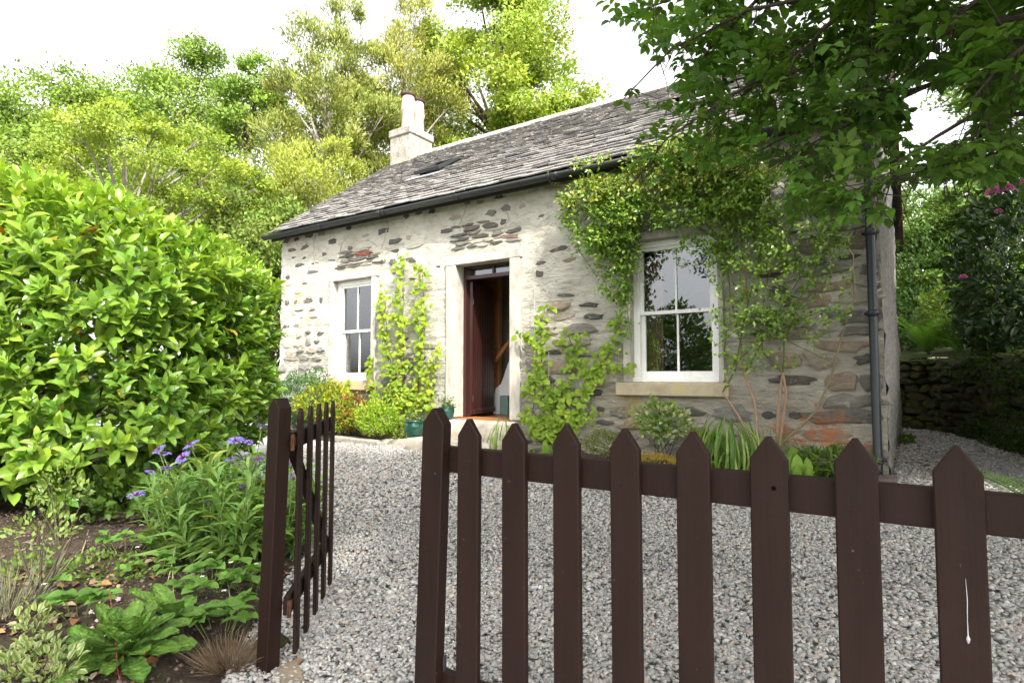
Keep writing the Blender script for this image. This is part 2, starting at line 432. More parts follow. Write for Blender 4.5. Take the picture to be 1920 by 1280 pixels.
def link(name, me, parent=None, kind=None, matrix=None):
    o = bpy.data.objects.new(name, me); COL.objects.link(o)
    if parent is not None:
        o.parent = parent
        if parent.name in WPOS: o.matrix_parent_inverse = WPOS[parent.name].inverted()
    if matrix is not None:
        o.matrix_basis = matrix; WPOS[o.name] = matrix.copy()
    if kind: o['kind'] = kind
    return o
WPOS = {}            # where each parent stands
def reseed(text):
    global rng
    k = zlib.crc32(text.encode()); rng = np.random.default_rng(k); random.seed(k)
def thing(name, loc, label, cat, group=None):
    reseed(label)                    # every thing grows from its own seed
    o = bpy.data.objects.new(name, None); COL.objects.link(o)
    o.location = [float(c) for c in loc]; o.empty_display_size = 0.1
    WPOS[o.name] = Matrix.Translation([float(c) for c in loc])
    o['label'] = label; o['category'] = cat
    if group: o['group'] = group
    return o
def tag(o, label, cat, group=None, kind=None):
    o['label'] = label; o['category'] = cat
    if group: o['group'] = group
    if kind: o['kind'] = kind
    return o
def struct(o, label=None):
    o['kind'] = 'structure'
    if label: o['label'] = label
    return o

# leaf shapes: along +Y, width on X, upper face +Z
def leaf_shape(w, rows, curl=0.12, fold=0.10, prof=None):
    """midrib with two sides; rows of (t, half width)"""
    V = [(0, 0, 0)]; F = []
    for t_, hw in rows:
        z = curl * (t_ * (1 - t_)) * 2 - curl * t_ * t_ * 0.6
        V += [(-hw * w, t_, z + fold * hw * w), (0, t_, z), (hw * w, t_, z + fold * hw * w)]
    V.append((0, 1, -curl * 0.6))
    n = len(rows)
    F += [(0, 2, 1), (0, 3, 2)]
    for i in range(n - 1):
        a = 1 + 3 * i; b = a + 3
        F += [(a, a + 1, b + 1, b), (a + 1, a + 2, b + 2, b + 1)]
    a = 1 + 3 * (n - 1); e = len(V) - 1
    F += [(a, a + 1, e), (a + 1, a + 2, e)]
    return np.array(V, float), F
LS = {
    'laurel': leaf_shape(0.20, [(0.22, 0.72), (0.55, 1.0), (0.82, 0.72)], 0.16, 0.5),
    'oval': leaf_shape(0.27, [(0.25, 0.85), (0.60, 0.95)], 0.14, 0.4),
    'heart': leaf_shape(0.44, [(0.05, 0.75), (0.35, 1.0), (0.72, 0.62)], 0.18, 0.3),
    'lance': leaf_shape(0.085, [(0.25, 0.8), (0.6, 1.0)], 0.35, 0.5),
    'strap': leaf_shape(0.024, [(0.2, 1.0), (0.45, 1.0), (0.7, 0.9), (0.88, 0.6)], 0.7, 0.5),
    'big': leaf_shape(0.19, [(0.12, 0.30), (0.3, 0.55), (0.55, 0.95), (0.78, 1.0), (0.93, 0.6)], 0.35, 0.35),
    'needle': (np.array([(0, 0, 0), (-0.16, 0.55, 0.04), (0, 1, -0.05), (0.16, 0.55, 0.04)]), [(0, 3, 2, 1)]),
    'diamond': (np.array([(0, 0, 0), (-0.30, 0.5, 0.06), (0, 1, -0.05), (0.30, 0.5, 0.06)]), [(0, 3, 2, 1)]),
    'small': (np.array([(0, 0, 0), (-0.27, 0.45, 0.07), (0, 0.5, 0), (0.27, 0.45, 0.07), (0, 1, -0.08)]), [(0, 2, 1), (0, 3, 2), (1, 2, 4), (2, 3, 4)]),
}
def unit(v):
    v = np.asarray(v, float)
    return v / (np.linalg.norm(v, axis=-1, keepdims=True) + 1e-9)
def frames(D, N):
    y = unit(D); z = N - np.sum(N * y, -1, keepdims=True) * y; z = unit(z); x = np.cross(y, z)
    return x, y, z
def leaf_arrays(shape, P, D, N, S):
    T, F = LS[shape]
    x, y, z = frames(D, N)
    S = np.asarray(S, float).reshape(-1, 1, 1)
    V = P[:, None, :] + S * (T[None, :, 0:1] * x[:, None, :] + T[None, :, 1:2] * y[:, None, :] + T[None, :, 2:3] * z[:, None, :])
    return V, F
def leaf_mass(name, shape, P, D, N, S, C, mat, parent=None, kind='stuff', smooth=True, edge=None):
    """all the leaves given, as one mesh"""
    V, F = leaf_arrays(shape, P, D, N, S)
    n, k, _ = V.shape
    fl = np.array([i for f in F for i in f]); ft = np.array([len(f) for f in F])
    loops = (fl[None, :] + (np.arange(n) * k)[:, None]).ravel(); tot = np.tile(ft, n)
    Cv = np.repeat(np.asarray(C, float)[:, None, :], k, 1)
    if edge is not None:
        T = LS[shape][0]; e = (np.abs(T[:, 0]) > 1e-4)[None, :, None]
        Cv = np.where(e, np.asarray(edge)[None, None, :], Cv)
    return link(name, mesh_np(name, V.reshape(-1, 3), loops, tot, Cv.reshape(-1, 3), mat, smooth), parent, kind)
def leaf_parts(name, shape, P, D, N, S, C, mat, parent, variants=10):
    """one object for each leaf; alike leaves share their mesh"""
    T, F = LS[shape]
    fl = [i for f in F for i in f]; ft = [len(f) for f in F]
    order = np.argsort(np.asarray(C)[:, 1]); groups = np.array_split(order, variants)
    x, y, z = frames(D, N)
    for g in groups:
        if len(g) == 0: continue
        me = mesh_np(name, T, fl, ft, np.tile(np.mean(np.asarray(C)[g], 0), (len(T), 1)), mat, True)
        for i in g:
            s = float(S[i])
            M = Matrix([[*(s * np.array([x[i][r], y[i][r], z[i][r]])), P[i][r]] for r in range(3)] + [[0, 0, 0, 1]])
            link(name, me, parent, None, M)
def split_parts(name, mass_name, shape, P, D, N, S, C, mat, parent, count=300, ok=None, edge=None):
    """the count leaves that show largest as objects, the rest as one mass"""
    px, py, Z = project(P)
    vis = (px > 5) & (px < 1915) & (py > 5) & (py < 1275) & (Z > 0.2)
    if ok is not None: vis &= ok
    score = np.where(vis, S / np.maximum(Z, 0.2), -1)
    idx = np.argsort(-score)[:count]; idx = idx[score[idx] > 0]
    m = np.zeros(len(P), bool); m[idx] = True
    leaf_parts(name, shape, P[m], D[m], N[m], S[m], C[m], mat, parent)
    if (~m).any(): leaf_mass(mass_name, shape, P[~m], D[~m], N[~m], S[~m], C[~m], mat, parent, edge=edge)
def rand_unit(n):
    return unit(rng.normal(size=(n, 3)))
def cvar(base, n, var=0.18, warm=0.15):
    """n colours round a base: brightness and warmth vary"""
    b = np.asarray(base, float)[None, :]
    k = 1 + rng.normal(size=(n, 1)) * var
    w = rng.normal(size=(n, 1)) * warm
    c = b * np.clip(k, 0.4, 1.9) * np.concatenate([1 + w, 1 + 0.2 * w, 1 - w], 1)
    return np.clip(c, 0.002, 0.9)
# ================================================================ THE SETTING
def sheet(x0, x1, y0, y1, step, zf, keep=None):
    nx, ny = int(round((x1 - x0) / step)), int(round((y1 - y0) / step))
    X, Y = np.meshgrid(np.linspace(x0, x1, nx + 1), np.linspace(y0, y1, ny + 1))
    V = np.stack([X, Y, zf(X, Y)], -1).reshape(-1, 3)
    i = (np.arange(ny)[:, None] * (nx + 1) + np.arange(nx)[None, :]).ravel()
    Q = np.stack([i, i + 1, i + nx + 2, i + nx + 1], 1)
    if keep is not None:
        c = V[Q].mean(1); Q = Q[keep(c[:, 0], c[:, 1])]
    return V, Q.ravel(), np.full(len(Q), 4)
def in_poly(poly, x, y):
    x = np.asarray(x, float); y = np.asarray(y, float); r = np.zeros(x.shape, bool); n = len(poly)
    for i in range(n):
        x1, y1 = poly[i]; x2, y2 = poly[(i + 1) % n]
        c = ((y1 > y) != (y2 > y)) & (x < (x2 - x1) * (y - y1) / (y2 - y1 + 1e-12) + x1)
        r ^= c
    return r
def dist_poly(poly, x, y):
    d = np.full(np.shape(x), 1e9); n = len(poly)
    for i in range(n):
        a = np.array(poly[i], float); b = np.array(poly[(i + 1) % n], float); ab = b - a
        t_ = np.clip(((x - a[0]) * ab[0] + (y - a[1]) * ab[1]) / (ab @ ab), 0, 1)
        d = np.minimum(d, np.hypot(x - a[0] - t_ * ab[0], y - a[1] - t_ * ab[1]))
    return d

V, L_, T_ = sheet(-70, 70, -60, 80, 2.0, lambda x, y: gz(x, y) - 0.06 + 0.05 * sstep(14, 60, np.hypot(x, y)) * 60 * sstep(0, 1, (y - 14) / 60))
struct(link('ground', mesh_np('ground', V, L_, T_, None, MAT['ground'], True)))
V, L_, T_ = sheet(-15, 3.2, -9.5, 7.6, 0.12, lambda x, y: gz(x, y) - 0.012 + 0.010 * fbm(x * 2.2, y * 2.2, 0, 3))
struct(link('gravel_yard', mesh_np('gravel_yard', V, L_, T_, None, MAT['gravel'], True)))

BED = [(-2.04, -5.30), (-2.60, -4.75), (-3.05, -4.2), (-3.6, -3.6), (-4.6, -2.9), (-9.5, -2.6), (-10, -9.3), (-1.7, -9.3), (-1.85, -6.0)]
def bed_z(x, y):
    ins = in_poly(BED, x, y); d = np.where(ins, dist_poly(BED, x, y), 0)
    return gz(x, y) - 0.004 + 0.07 * sstep(0.0, 0.30, d) + 0.10 * sstep(0.3, 2.2, d) + 0.03 * fbm(x * 3, y * 3, 0, 9) * sstep(0, 0.3, d)
V, L_, T_ = sheet(-10, -1.68, -9.3, -2.56, 0.06, bed_z, lambda x, y: in_poly(BED, x, y))
struct(link('soil_bed', mesh_np('soil_bed', V, L_, T_, None, MAT['soil'], True)))
FBED = [(-9.6, -0.02), (-9.6, -0.62), (-7.9, -0.66), (-7.14, -0.68), (-5.94, -0.80), (-6.1, -0.36), (-5.75, -0.30), (-5.72, -0.02), (-4.1, -0.02), (-4.1, -0.72), (-2.5, -0.82), (-1.0, -0.80), (-0.55, -0.45), (-0.42, -0.02)]
def fbed_z(x, y):
    d = np.where(in_poly(FBED, x, y), dist_poly(FBED, x, y), 0)
    return gz(x, y) + 0.004 + 0.05 * sstep(0, 0.2, d) + 0.02 * fbm(x * 4, y * 4, 0, 19) * sstep(0, .2, d)
V, L_, T_ = sheet(-9.6, -0.42, -1.26, -0.02, 0.06, fbed_z, lambda x, y: in_poly(FBED, x, y) & ~((x > -5.72) & (x < -4.1)))
struct(link('flower_border', mesh_np('flower_border', V, L_, T_, None, MAT['soil'], True)))

# ---------------------------------------------------------------- loose pebbles over the yard
ICO = None
def ico():
    p = (1 + 5 ** 0.5) / 2
    v = unit(np.array([(-1, p, 0), (1, p, 0), (-1, -p, 0), (1, -p, 0), (0, -1, p), (0, 1, p), (0, -1, -p), (0, 1, -p), (p, 0, -1), (p, 0, 1), (-p, 0, -1), (-p, 0, 1)], float))
    f = np.array([(0, 11, 5), (0, 5, 1), (0, 1, 7), (0, 7, 10), (0, 10, 11), (1, 5, 9), (5, 11, 4), (11, 10, 2), (10, 7, 6), (7, 1, 8), (3, 9, 4), (3, 4, 2), (3, 2, 6), (3, 6, 8), (3, 8, 9), (4, 9, 5), (2, 4, 11), (6, 2, 10), (8, 6, 7), (9, 8, 1)])
    return v, f
def octa():
    v = np.array([(1, 0, 0), (-1, 0, 0), (0, 1, 0), (0, -1, 0), (0, 0, 1), (0, 0, -1)], float)
    return v, np.array([(0, 2, 4), (2, 1, 4), (1, 3, 4), (3, 0, 4), (2, 0, 5), (1, 2, 5), (3, 1, 5), (0, 3, 5)])
def pebbles(name, P, S, C, mat, shape=ico):
    v, f = shape(); n = len(P); kv, kf = len(v), len(f)
    A = unit(rng.normal(size=(n, 3)) * np.array([1, 1, 0.35])); B = rng.normal(size=(n, 3)); x, y, z = frames(A, B)
    tilt = rng.normal(size=(n, 3)) * 0.35 + np.array([0, 0, 1.0])
    x, y, z = frames(A, tilt)
    ax = np.stack([0.75 + 0.3 * rng.random(n), 0.95 + 0.5 * rng.random(n), 0.42 + 0.3 * rng.random(n)], 1) * S[:, None]
    vv = v[None] * (1 + 0.22 * rng.normal(size=(n, kv, 1)))
    W = P[:, None, :] + vv[..., 0:1] * ax[:, None, 0:1] * x[:, None] + vv[..., 1:2] * ax[:, None, 1:2] * y[:, None] + vv[..., 2:3] * ax[:, None, 2:3] * z[:, None]
    loops = (f.ravel()[None] + (np.arange(n) * kv)[:, None]).ravel()
    me = mesh_np(name, W.reshape(-1, 3), loops, np.full(n * kf, 3), np.repeat(C, kv, 0), mat, True)
    return link(name, me, None, 'stuff')
def scatter(n, x0, x1, y0, y1):
    return rng.uniform(x0, x1, n), rng.uniform(y0, y1, n)
reseed('pebbles')
PX = []; PY = []; PS = []
for (dens, r0, r1, smin, smax) in ((6200, 0.0, 3.0, 0.0072, 0.0122), (3600, 3.0, 4.6, 0.0085, 0.0145), (1300, 4.6, 9.0, 0.013, 0.022), (700, 9.0, 14, 0.016, 0.026)):
    x, y = scatter(int(dens * 8.6 * 13.0), -6.8, 1.8, -6.0, 7.0)
    q = np.stack([x, y, gz(x, y)], 1); px, py, Z = project(q); d = np.hypot(x, y + 6.5)
    k = (d >= r0) & (d < r1) & (px > -40) & (px < 1960) & (py < 1330) & ~((y > 3.6) & (x < -0.3)) & (Z > 0.3) & ~in_poly(BED, x, y) & ~in_poly(FBED, x, y)
    k &= ~((y > -0.02) & (x < -0.2))
    PX.append(x[k]); PY.append(y[k]); PS.append(rng.uniform(smin, smax, k.sum()) * (1 + 0.5 * (rng.random(k.sum()) > 0.96)))
PX = np.concatenate(PX); PY = np.concatenate(PY); PS = np.concatenate(PS); n = len(PX)
pal = np.array([(0.40, 0.39, 0.37), (0.30, 0.30, 0.30), (0.48, 0.46, 0.43), (0.42, 0.35, 0.30), (0.22, 0.22, 0.23), (0.58, 0.57, 0.54), (0.46, 0.33, 0.28), (0.36, 0.37, 0.39)])
pal = (pal * 0.62 + 0.38 * np.array([0.39, 0.38, 0.365])) * np.array([0.83, 0.81, 0.775])
pc = pal[rng.choice(8, n, p=[.27, .20, .18, .10, .08, .03, .03, .11])] * (1 + 0.15 * rng.normal(size=(n, 1)))
pc = pc * (1 + 0.15 * fbm(PX * 0.9, PY * 0.9, 0, 23, 3))[:, None]
PP = np.stack([PX, PY, gz(PX, PY) + 0.006 + 0.010 * rng.random(n)], 1); pc = np.clip(pc, 0.03, 0.8); near = np.hypot(PX, PY + 6.5) < 3.3
tag(pebbles('gravel_pebbles', PP[near], PS[near], pc[near], MAT['pebble']), 'loose grey rounded gravel around the fence and gate in the foreground', 'gravel', kind='stuff')
tag(pebbles('far_gravel_pebbles', PP[~near], PS[~near] * 1.12, pc[~near], MAT['pebble'], octa), 'pale grey gravel of the yard further back towards the cottage', 'gravel', kind='stuff')
x, y = scatter(9000, -5.5, -1.9, -6.2, -3.4); k = in_poly(BED, x, y); x, y = x[k], y[k]; n = len(x)
tag(pebbles('soil_crumbs', np.stack([x, y, bed_z(x, y) + 0.003], 1), 0.004 + 0.011 * rng.random(n) ** 3, np.array([(0.07, 0.052, 0.04)]) * rng.uniform(0.6, 2.4, (n, 1)), MAT['pebble'], octa), 'crumbs of brown soil and small stones on the left bed', 'soil', kind='stuff')
print('pebbles', n)

# ================================================================ THE COTTAGE
HX0, HX1, HD = -9.40, -0.23, 6.0             # left and right corner of the front, depth of the house
EAVE_Y, EAVE_Z, RIDGE_Y, RIDGE_Z = -0.17, 3.62, 3.0, 5.89
house = thing('stone_cottage', (-4.8, 3.0, 0.15), 'low grey stone cottage with slate roof, two sash windows and an open maroon door', 'cottage')
OPEN = {'left': (-7.94, -7.03, 1.03, 2.66), 'door': (-5.33, -4.41, 0.53, 2.66), 'right': (-2.72, -1.72, 1.03, 2.66)}
def in_open(x, z, m=0.0):
    r = np.zeros(np.shape(x), bool)
    for a, b, c, d in OPEN.values(): r |= (x > a - m) & (x < b + m) & (z > c - m) & (z < d + m)
    return r
def wall_y(x, z):
    return -0.022 * fbm(x * 1.3, z * 1.3, 0, 31) - 0.012 * fbm(x * 5, z * 7, 0, 41) + 0.012
nx, nz = 232, 92
X, Z = np.meshgrid(np.linspace(HX0, HX1, nx + 1), np.linspace(0.0, 3.66, nz + 1))
V = np.stack([X, wall_y(X, Z), Z], -1).reshape(-1, 3)
i = (np.arange(nz)[:, None] * (nx + 1) + np.arange(nx)[None]).ravel()
Q = np.stack([i, i + 1, i + nx + 2, i + nx + 1], 1); c = V[Q].mean(1)
Q = Q[~in_open(c[:, 0], c[:, 2])]
front = link('front_wall', mesh_np('front_wall', V, Q.ravel(), np.full(len(Q), 4), None, MAT['wall'], True), house)

# stones, and dark slivers for shaded gaps, in the wall: each its own piece
DARK = [(0.088, 0.086, 0.078), (0.12, 0.115, 0.10), (0.15, 0.138, 0.118), (0.105, 0.095, 0.08)]
WARM = [(0.28, 0.245, 0.19), (0.22, 0.205, 0.175), (0.36, 0.33, 0.27), (0.17, 0.158, 0.135), (0.26, 0.205, 0.15), (0.38, 0.345, 0.275), (0.21, 0.20, 0.18)]
def stone_mesh(w, h, proud, col, sides=11, mat='stone', jag=0.26, sink=0.02, pw=2.1):
    th0 = random.uniform(0, 6.28); v = []; cc = []
    tx, tz = random.uniform(-0.25, 0.25) * proud, random.uniform(-0.3, 0.3) * proud
    rad = [1 + random.uniform(-jag, jag) for _ in range(sides)]
    def ring(s, d):
        for k in range(sides):
            th = th0 + 2 * math.pi * k / sides
            ca, sa = math.cos(th), math.sin(th); p = pw
            q = (abs(ca) ** p + abs(sa) ** p) ** (-1 / p) * rad[k] * s
            a, b = ca * q, sa * q
            v.append((a * w / 2, -(d + (a * tx + b * tz) * (d > 0)) + random.uniform(-0.12, 0.12) * proud * (d > 0), b * h / 2))
    ring(1.0, -sink); ring(0.94, proud * 0.55); ring(0.66, proud)
    v.append((0, -proud * random.uniform(0.9, 1.15), 0))
    f = []
    for r_ in range(2):
        for k in range(sides):
            j = (k + 1) % sides
            f.append((r_ * sides + k, r_ * sides + j, (r_ + 1) * sides + j, (r_ + 1) * sides + k))
    for k in range(sides): f.append((2 * sides + k, 2 * sides + (k + 1) % sides, 3 * sides))
    m = MB(); m.add(v, f, col)
    return m.mesh('stone', MAT[mat], False)
n_st = 0
def put_stone(x, z, w, h, proud, col):
    global n_st
    ang = random.gauss(0, 0.05)
    y = float(wall_y(x, z))
    M = Matrix.Translation((x, y, z)) @ Matrix.Rotation(ang, 4, 'Y')
    link('stone', stone_mesh(w, h, proud, col, random.choice((9, 11, 13)), 'stone', 0.30, 0.02, random.uniform(2.4, 4.0)), front, None, M); n_st += 1
reseed('front wall')
z = 0.19
while z < 3.5:
    h = random.uniform(0.10, 0.21)
    x = HX0 + random.uniform(0.0, 0.2)
    while x < HX1 - 0.12:
        w = min(random.uniform(0.18, 0.56) * (1.05 if x > -4 else 0.85), HX1 - 0.02 - x)
        cxs, czs = x + w / 2, z + h / 2 + random.uniform(-0.02, 0.02)
        x += w + random.uniform(0.01, 0.05)
        if in_open(np.array(cxs), np.array(czs), 0.21) or in_open(np.array(cxs - w / 2), np.array(czs), 0.19) or in_open(np.array(cxs + w / 2), np.array(czs), 0.19): continue
        lim = 2.35 if cxs > -4.0 else 1.75
        lim += 0.35 * float(fbm(cxs * 0.8, 1.0, 0, 77))
        if cxs > -0.9: lim = 3.4
        if czs < lim:
            if random.random() < 0.10: continue
            dark = random.random() < 0.30  # slate pieces, and dark slivers in place of shade in the gaps
            c = np.array(random.choice(DARK if dark else WARM)) * random.uniform(0.85, 1.2)
            if cxs < -6: c = c * 1.1 + 0.02
            
            k = random.uniform(0.45, 0.75) if dark else 1.05
            put_stone(cxs, czs, w * k, h * (random.uniform(0.35, 0.65) if dark else 0.98), random.uniform(0.016, 0.036), c)
        elif random.random() < 0.58:
            c = np.array(random.choice(DARK if random.random() < 0.75 else WARM)) * random.uniform(0.9, 1.35)
            s = random.uniform(0.45, 0.80)
            put_stone(cxs, czs, min(w, 0.42) * s, h * s * random.uniform(0.45, 0.9), random.uniform(0.004, 0.012), c)
    z += h + random.uniform(0.008, 0.025)
# thin slates packed over the left window and the door
for (a, b, z0, rows) in ((-7.98, -7.02, 2.86, 5), (-5.48, -4.36, 2.88, 6)):
    zz = z0
    for r_ in range(rows):
        h = random.uniform(0.035, 0.075); x = a + 0.10 * r_ * random.random()
        while x < b - 0.08 * r_:
            w = random.uniform(0.18, 0.42); cc = np.array(random.choice(DARK + WARM[1:4])) * random.uniform(0.9, 1.3)
            if a < -7 and r_ == 3 and -7.6 < x < -7.3: cc = np.array((0.26, 0.09, 0.06))
            if a > -6 and r_ == 1 and x > -4.8: cc = np.array((0.22, 0.14, 0.12))
            put_stone(x + w / 2, zz + h / 2, w, h, random.uniform(0.012, 0.026), cc); x += w + 0.012
        zz += h + 0.006
print('stones', n_st)
# mortar repairs snaking down from the eaves
def streak(pts, w0=0.04):
    pts = np.array([on_y(px, py, 0.0) for px, py in pts]); m = MB(); fine = []
    for a, b in zip(pts[:-1], pts[1:]):
        for k in range(4): fine.append(a + (b - a) * k / 4)
    fine.append(pts[-1]); v = []; 
    for k, p in enumerate(fine):
        w = w0 * (0.6 + 0.5 * random.random()); jx = random.uniform(-0.015, 0.015)
        y = float(wall_y(p[0], p[2]))
        v += [(p[0] + jx - w / 2, y + 0.004, p[2]), (p[0] + jx - w * 0.2, y - 0.010, p[2]), (p[0] + jx + w * 0.2, y - 0.010, p[2]), (p[0] + jx + w / 2, y + 0.004, p[2])]
    f = []
    for k in range(len(fine) - 1):
        for j in range(3): f.append((4 * k + j, 4 * k + j + 1, 4 * k + j + 5, 4 * k + j + 4))
    m.add(v, f); m.build('mortar_repair', MAT['mortar'], front)
for s in ([(716, 400), (726, 425), (716, 458), (712, 470), (718, 490)], [(632, 488), (640, 455), (652, 444), (672, 452), (690, 450), (708, 462)], [(664, 455), (664, 475), (660, 490)], [(596, 427), (587, 455), (588, 480), (592, 500)],
          [(942, 385), (952, 405), (946, 425), (944, 440)], [(872, 370), (870, 395), (858, 420)], [(845, 488), (850, 462), (870, 452), (905, 445), (925, 442)]): streak(s)

# other walls of the house
m = MB(); m.box(HX0, HX0 + 0.25, 0.03, HD, 0.0, 3.66); m.build('gable_wall', MAT['wall'], house)
m = MB(); m.prism([(0.2, 3.66), (HD, 3.66), (RIDGE_Y, RIDGE_Z - 0.08)], HX0, HX0 + 0.25, 'x'); m.build('gable_peak', MAT['wall'], house)
ny, nz = 90, 60
Yg, Zg = np.meshgrid(np.linspace(0.0, HD, ny + 1), np.linspace(0.0, 1.0, nz + 1))
top = np.minimum(3.70 + 0.0 * Yg, 9) + np.clip(RIDGE_Z - 3.78 - np.abs(Yg - RIDGE_Y) * (RIDGE_Z - 3.74) / 3.0, 0, 9)
Zg = Zg * top
V = np.stack([HX1 + 0.02 * fbm(Yg * 2, Zg * 2, 0, 51) + 0.02 * fbm(Yg * 9, Zg * 9, 0, 57) - 0.01, Yg, Zg], -1).reshape(-1, 3)
i = (np.arange(nz)[:, None] * (ny + 1) + np.arange(ny)[None]).ravel(); Q = np.stack([i, i + 1, i + ny + 2, i + ny + 1], 1)
link('gable_wall', mesh_np('gable_wall', V, Q.ravel(), np.full(len(Q), 4), None, MAT['harl_grey'], True), house)
m = MB(); m.box(HX0 + 0.25, HX1 - 0.05, HD - 0.25, HD, 0.0, 3.66); m.build('back_wall', MAT['wall'], house)

# dressed margins, lintels, sills
def margins(a, b, c, d, wl, wr, deep, lint, sill=True):
    p = -0.028
    m = MB(); m.box(a - wl, a, p, deep, c, d, bev=0.006); m.build('jamb', MAT['margin'], house)
    m = MB(); m.box(b, b + wr, p, deep, c, d, bev=0.006); m.build('jamb', MAT['margin'], house)
    m = MB(); m.box(a - wl - 0.02, b + wr + 0.02, p - 0.003, deep, d, d + lint, bev=0.007); m.build('lintel', MAT['margin'], house)
    if sill:
        m = MB(); m.box(a - 0.17, b + 0.10, -0.075, deep, c - 0.15, c - 0.002, bev=0.01); m.build('sill', MAT['sill'], house)
margins(*OPEN['left'], 0.08, 0.10, 0.30, 0.09)
margins(*OPEN['right'], 0.09, 0.05, 0.30, 0.10)
margins(*OPEN['door'], 0.17, 0.16, 0.34, 0.11, False)

# sash windows
def sash_window(a, b, c, d):
    yf = 0.085
    m = MB()                      # box frame
    m.box(a, a + 0.075, yf, yf + 0.13, c, d, bev=0.004); m.box(b - 0.075, b, yf, yf + 0.13, c, d, bev=0.004)
    m.box(a + 0.075, b - 0.075, yf + 0.002, yf + 0.13, d - 0.075, d, bev=0.004); m.box(a - 0.0, b + 0.0, yf - 0.05, yf - 0.001, c, c + 0.055, bev=0.008)
    m.box(a + 0.075, b - 0.075, yf + 0.002, yf + 0.13, c, c + 0.055, bev=0.004)
    w = m.build('window', MAT['white'], house)
    mid = c + (d - c) * 0.49; xm = (a + b) / 2
    for (z0, z1, y) in ((mid - 0.02, d - 0.072, yf + 0.022), (c + 0.056, mid + 0.02, yf + 0.068)):
        x0, x1 = a + 0.075, b - 0.075; r = 0.045; bt = 0.07 if z0 < mid - 0.1 else 0.04
        s = MB()
        s.box(x0, x0 + r, y, y + 0.036, z0, z1); s.box(x1 - r, x1, y, y + 0.036, z0, z1)
        s.box(x0 + r, x1 - r, y + 0.001, y + 0.036, z0, z0 + bt); s.box(x0 + r, x1 - r, y + 0.001, y + 0.036, z1 - 0.04, z1)
        s.box(xm - 0.011, xm + 0.011, y + 0.004, y + 0.032, z0 + bt, z1 - 0.04)
        s.build('sash', MAT['white'], w)
        for (p0, p1) in ((x0 + r, xm - 0.011), (xm + 0.011, x1 - r)):
            g = MB(); yy = y + 0.018 + random.uniform(-0.001, 0.001); tl = random.uniform(-0.0015, 0.0015)
            g.add([(p0, yy, z0 + bt), (p1, yy + tl, z0 + bt), (p1, yy + tl, z1 - 0.04), (p0, yy, z1 - 0.04)], [(0, 1, 2, 3)])
            g.build('pane', MAT['glass'], w)
    return w
sash_window(*OPEN['left']); sash_window(*OPEN['right'])

# door: frame with a two-pane light over it, boarded leaf swung inwards
a, b, c, d = OPEN['door']; yd = 0.16; zt = 2.47
m = MB(); m.box(a, a + 0.05, yd, yd + 0.10, c, d); m.box(b - 0.05, b, yd, yd + 0.10, c, d); m.box(a + 0.05, b - 0.05, yd + 0.001, yd + 0.10, d - 0.03, d); m.box(a + 0.05, b - 0.05, yd - 0.012, yd + 0.10, zt, zt + 0.05)
m.box((a + b) / 2 + 0.03, (a + b) / 2 + 0.055, yd + 0.02, yd + 0.08, zt + 0.05, d - 0.03)
dframe = m.build('door_frame', MAT['door'], house)
for p0, p1 in ((a + 0.05, (a + b) / 2 + 0.03), ((a + b) / 2 + 0.055, b - 0.05)):
    g = MB(); g.add([(p0, yd + 0.05, zt + 0.05), (p1, yd + 0.05, zt + 0.05), (p1, yd + 0.052, d - 0.03), (p0, yd + 0.052, d - 0.03)], [(0, 1, 2, 3)]); g.build('pane', MAT['glass'], dframe)
HM = Matrix.Translation((a + 0.055, yd + 0.09, 0)) @ Matrix.Rotation(R(104), 4, 'Z')
leaf = MB(); leaf.box(0.0, 0.84, -0.02, 0.012, c + 0.02, zt - 0.012)
leaf_o = link('door', leaf.mesh('door', MAT['door']), house, None, HM)
bd = MB(); wB = 0.84 / 9; bd.prism([(0.0015, 0.004), (0.012, 0.0), (wB - 0.012, 0.0), (wB - 0.0015, 0.004), (wB - 0.0015, 0.02), (0.0015, 0.02)], c + 0.022, zt - 0.014, 'z')
bme = bd.mesh('board', MAT['door'])
for k in range(9): link('board', bme, leaf_o, None, HM @ Matrix.Translation((k * wB, -0.0365, 0)))
wb = MB(); wb.box(0.02, 0.83, -0.062, -0.0375, c + 0.03, c + 0.095, bev=0.004); link('weather_bar', wb.mesh('weather_bar', MAT['door']), leaf_o, None, HM)
for zz in (c + 0.25, zt - 0.3):
    hg = MB(); hg.tube([(0.0, -0.045, zz - 0.05), (0.0, -0.045, zz + 0.05)], 0.009, 8); link('hinge', hg.mesh('hinge', MAT['iron']), leaf_o, None, HM)
kb = MB(); kb.lathe([(0.001, 0.0), (0.016, 0.0), (0.012, 0.03), (0.026, 0.045), (0.02, 0.062), (0.001, 0.066)], (0, 0), 12)
link('knob', kb.mesh('knob', MAT['iron'], True), leaf_o, None, HM @ Matrix.Translation((0.77, -0.036, c + 1.0)) @ Matrix.Rotation(R(90), 4, 'X'))

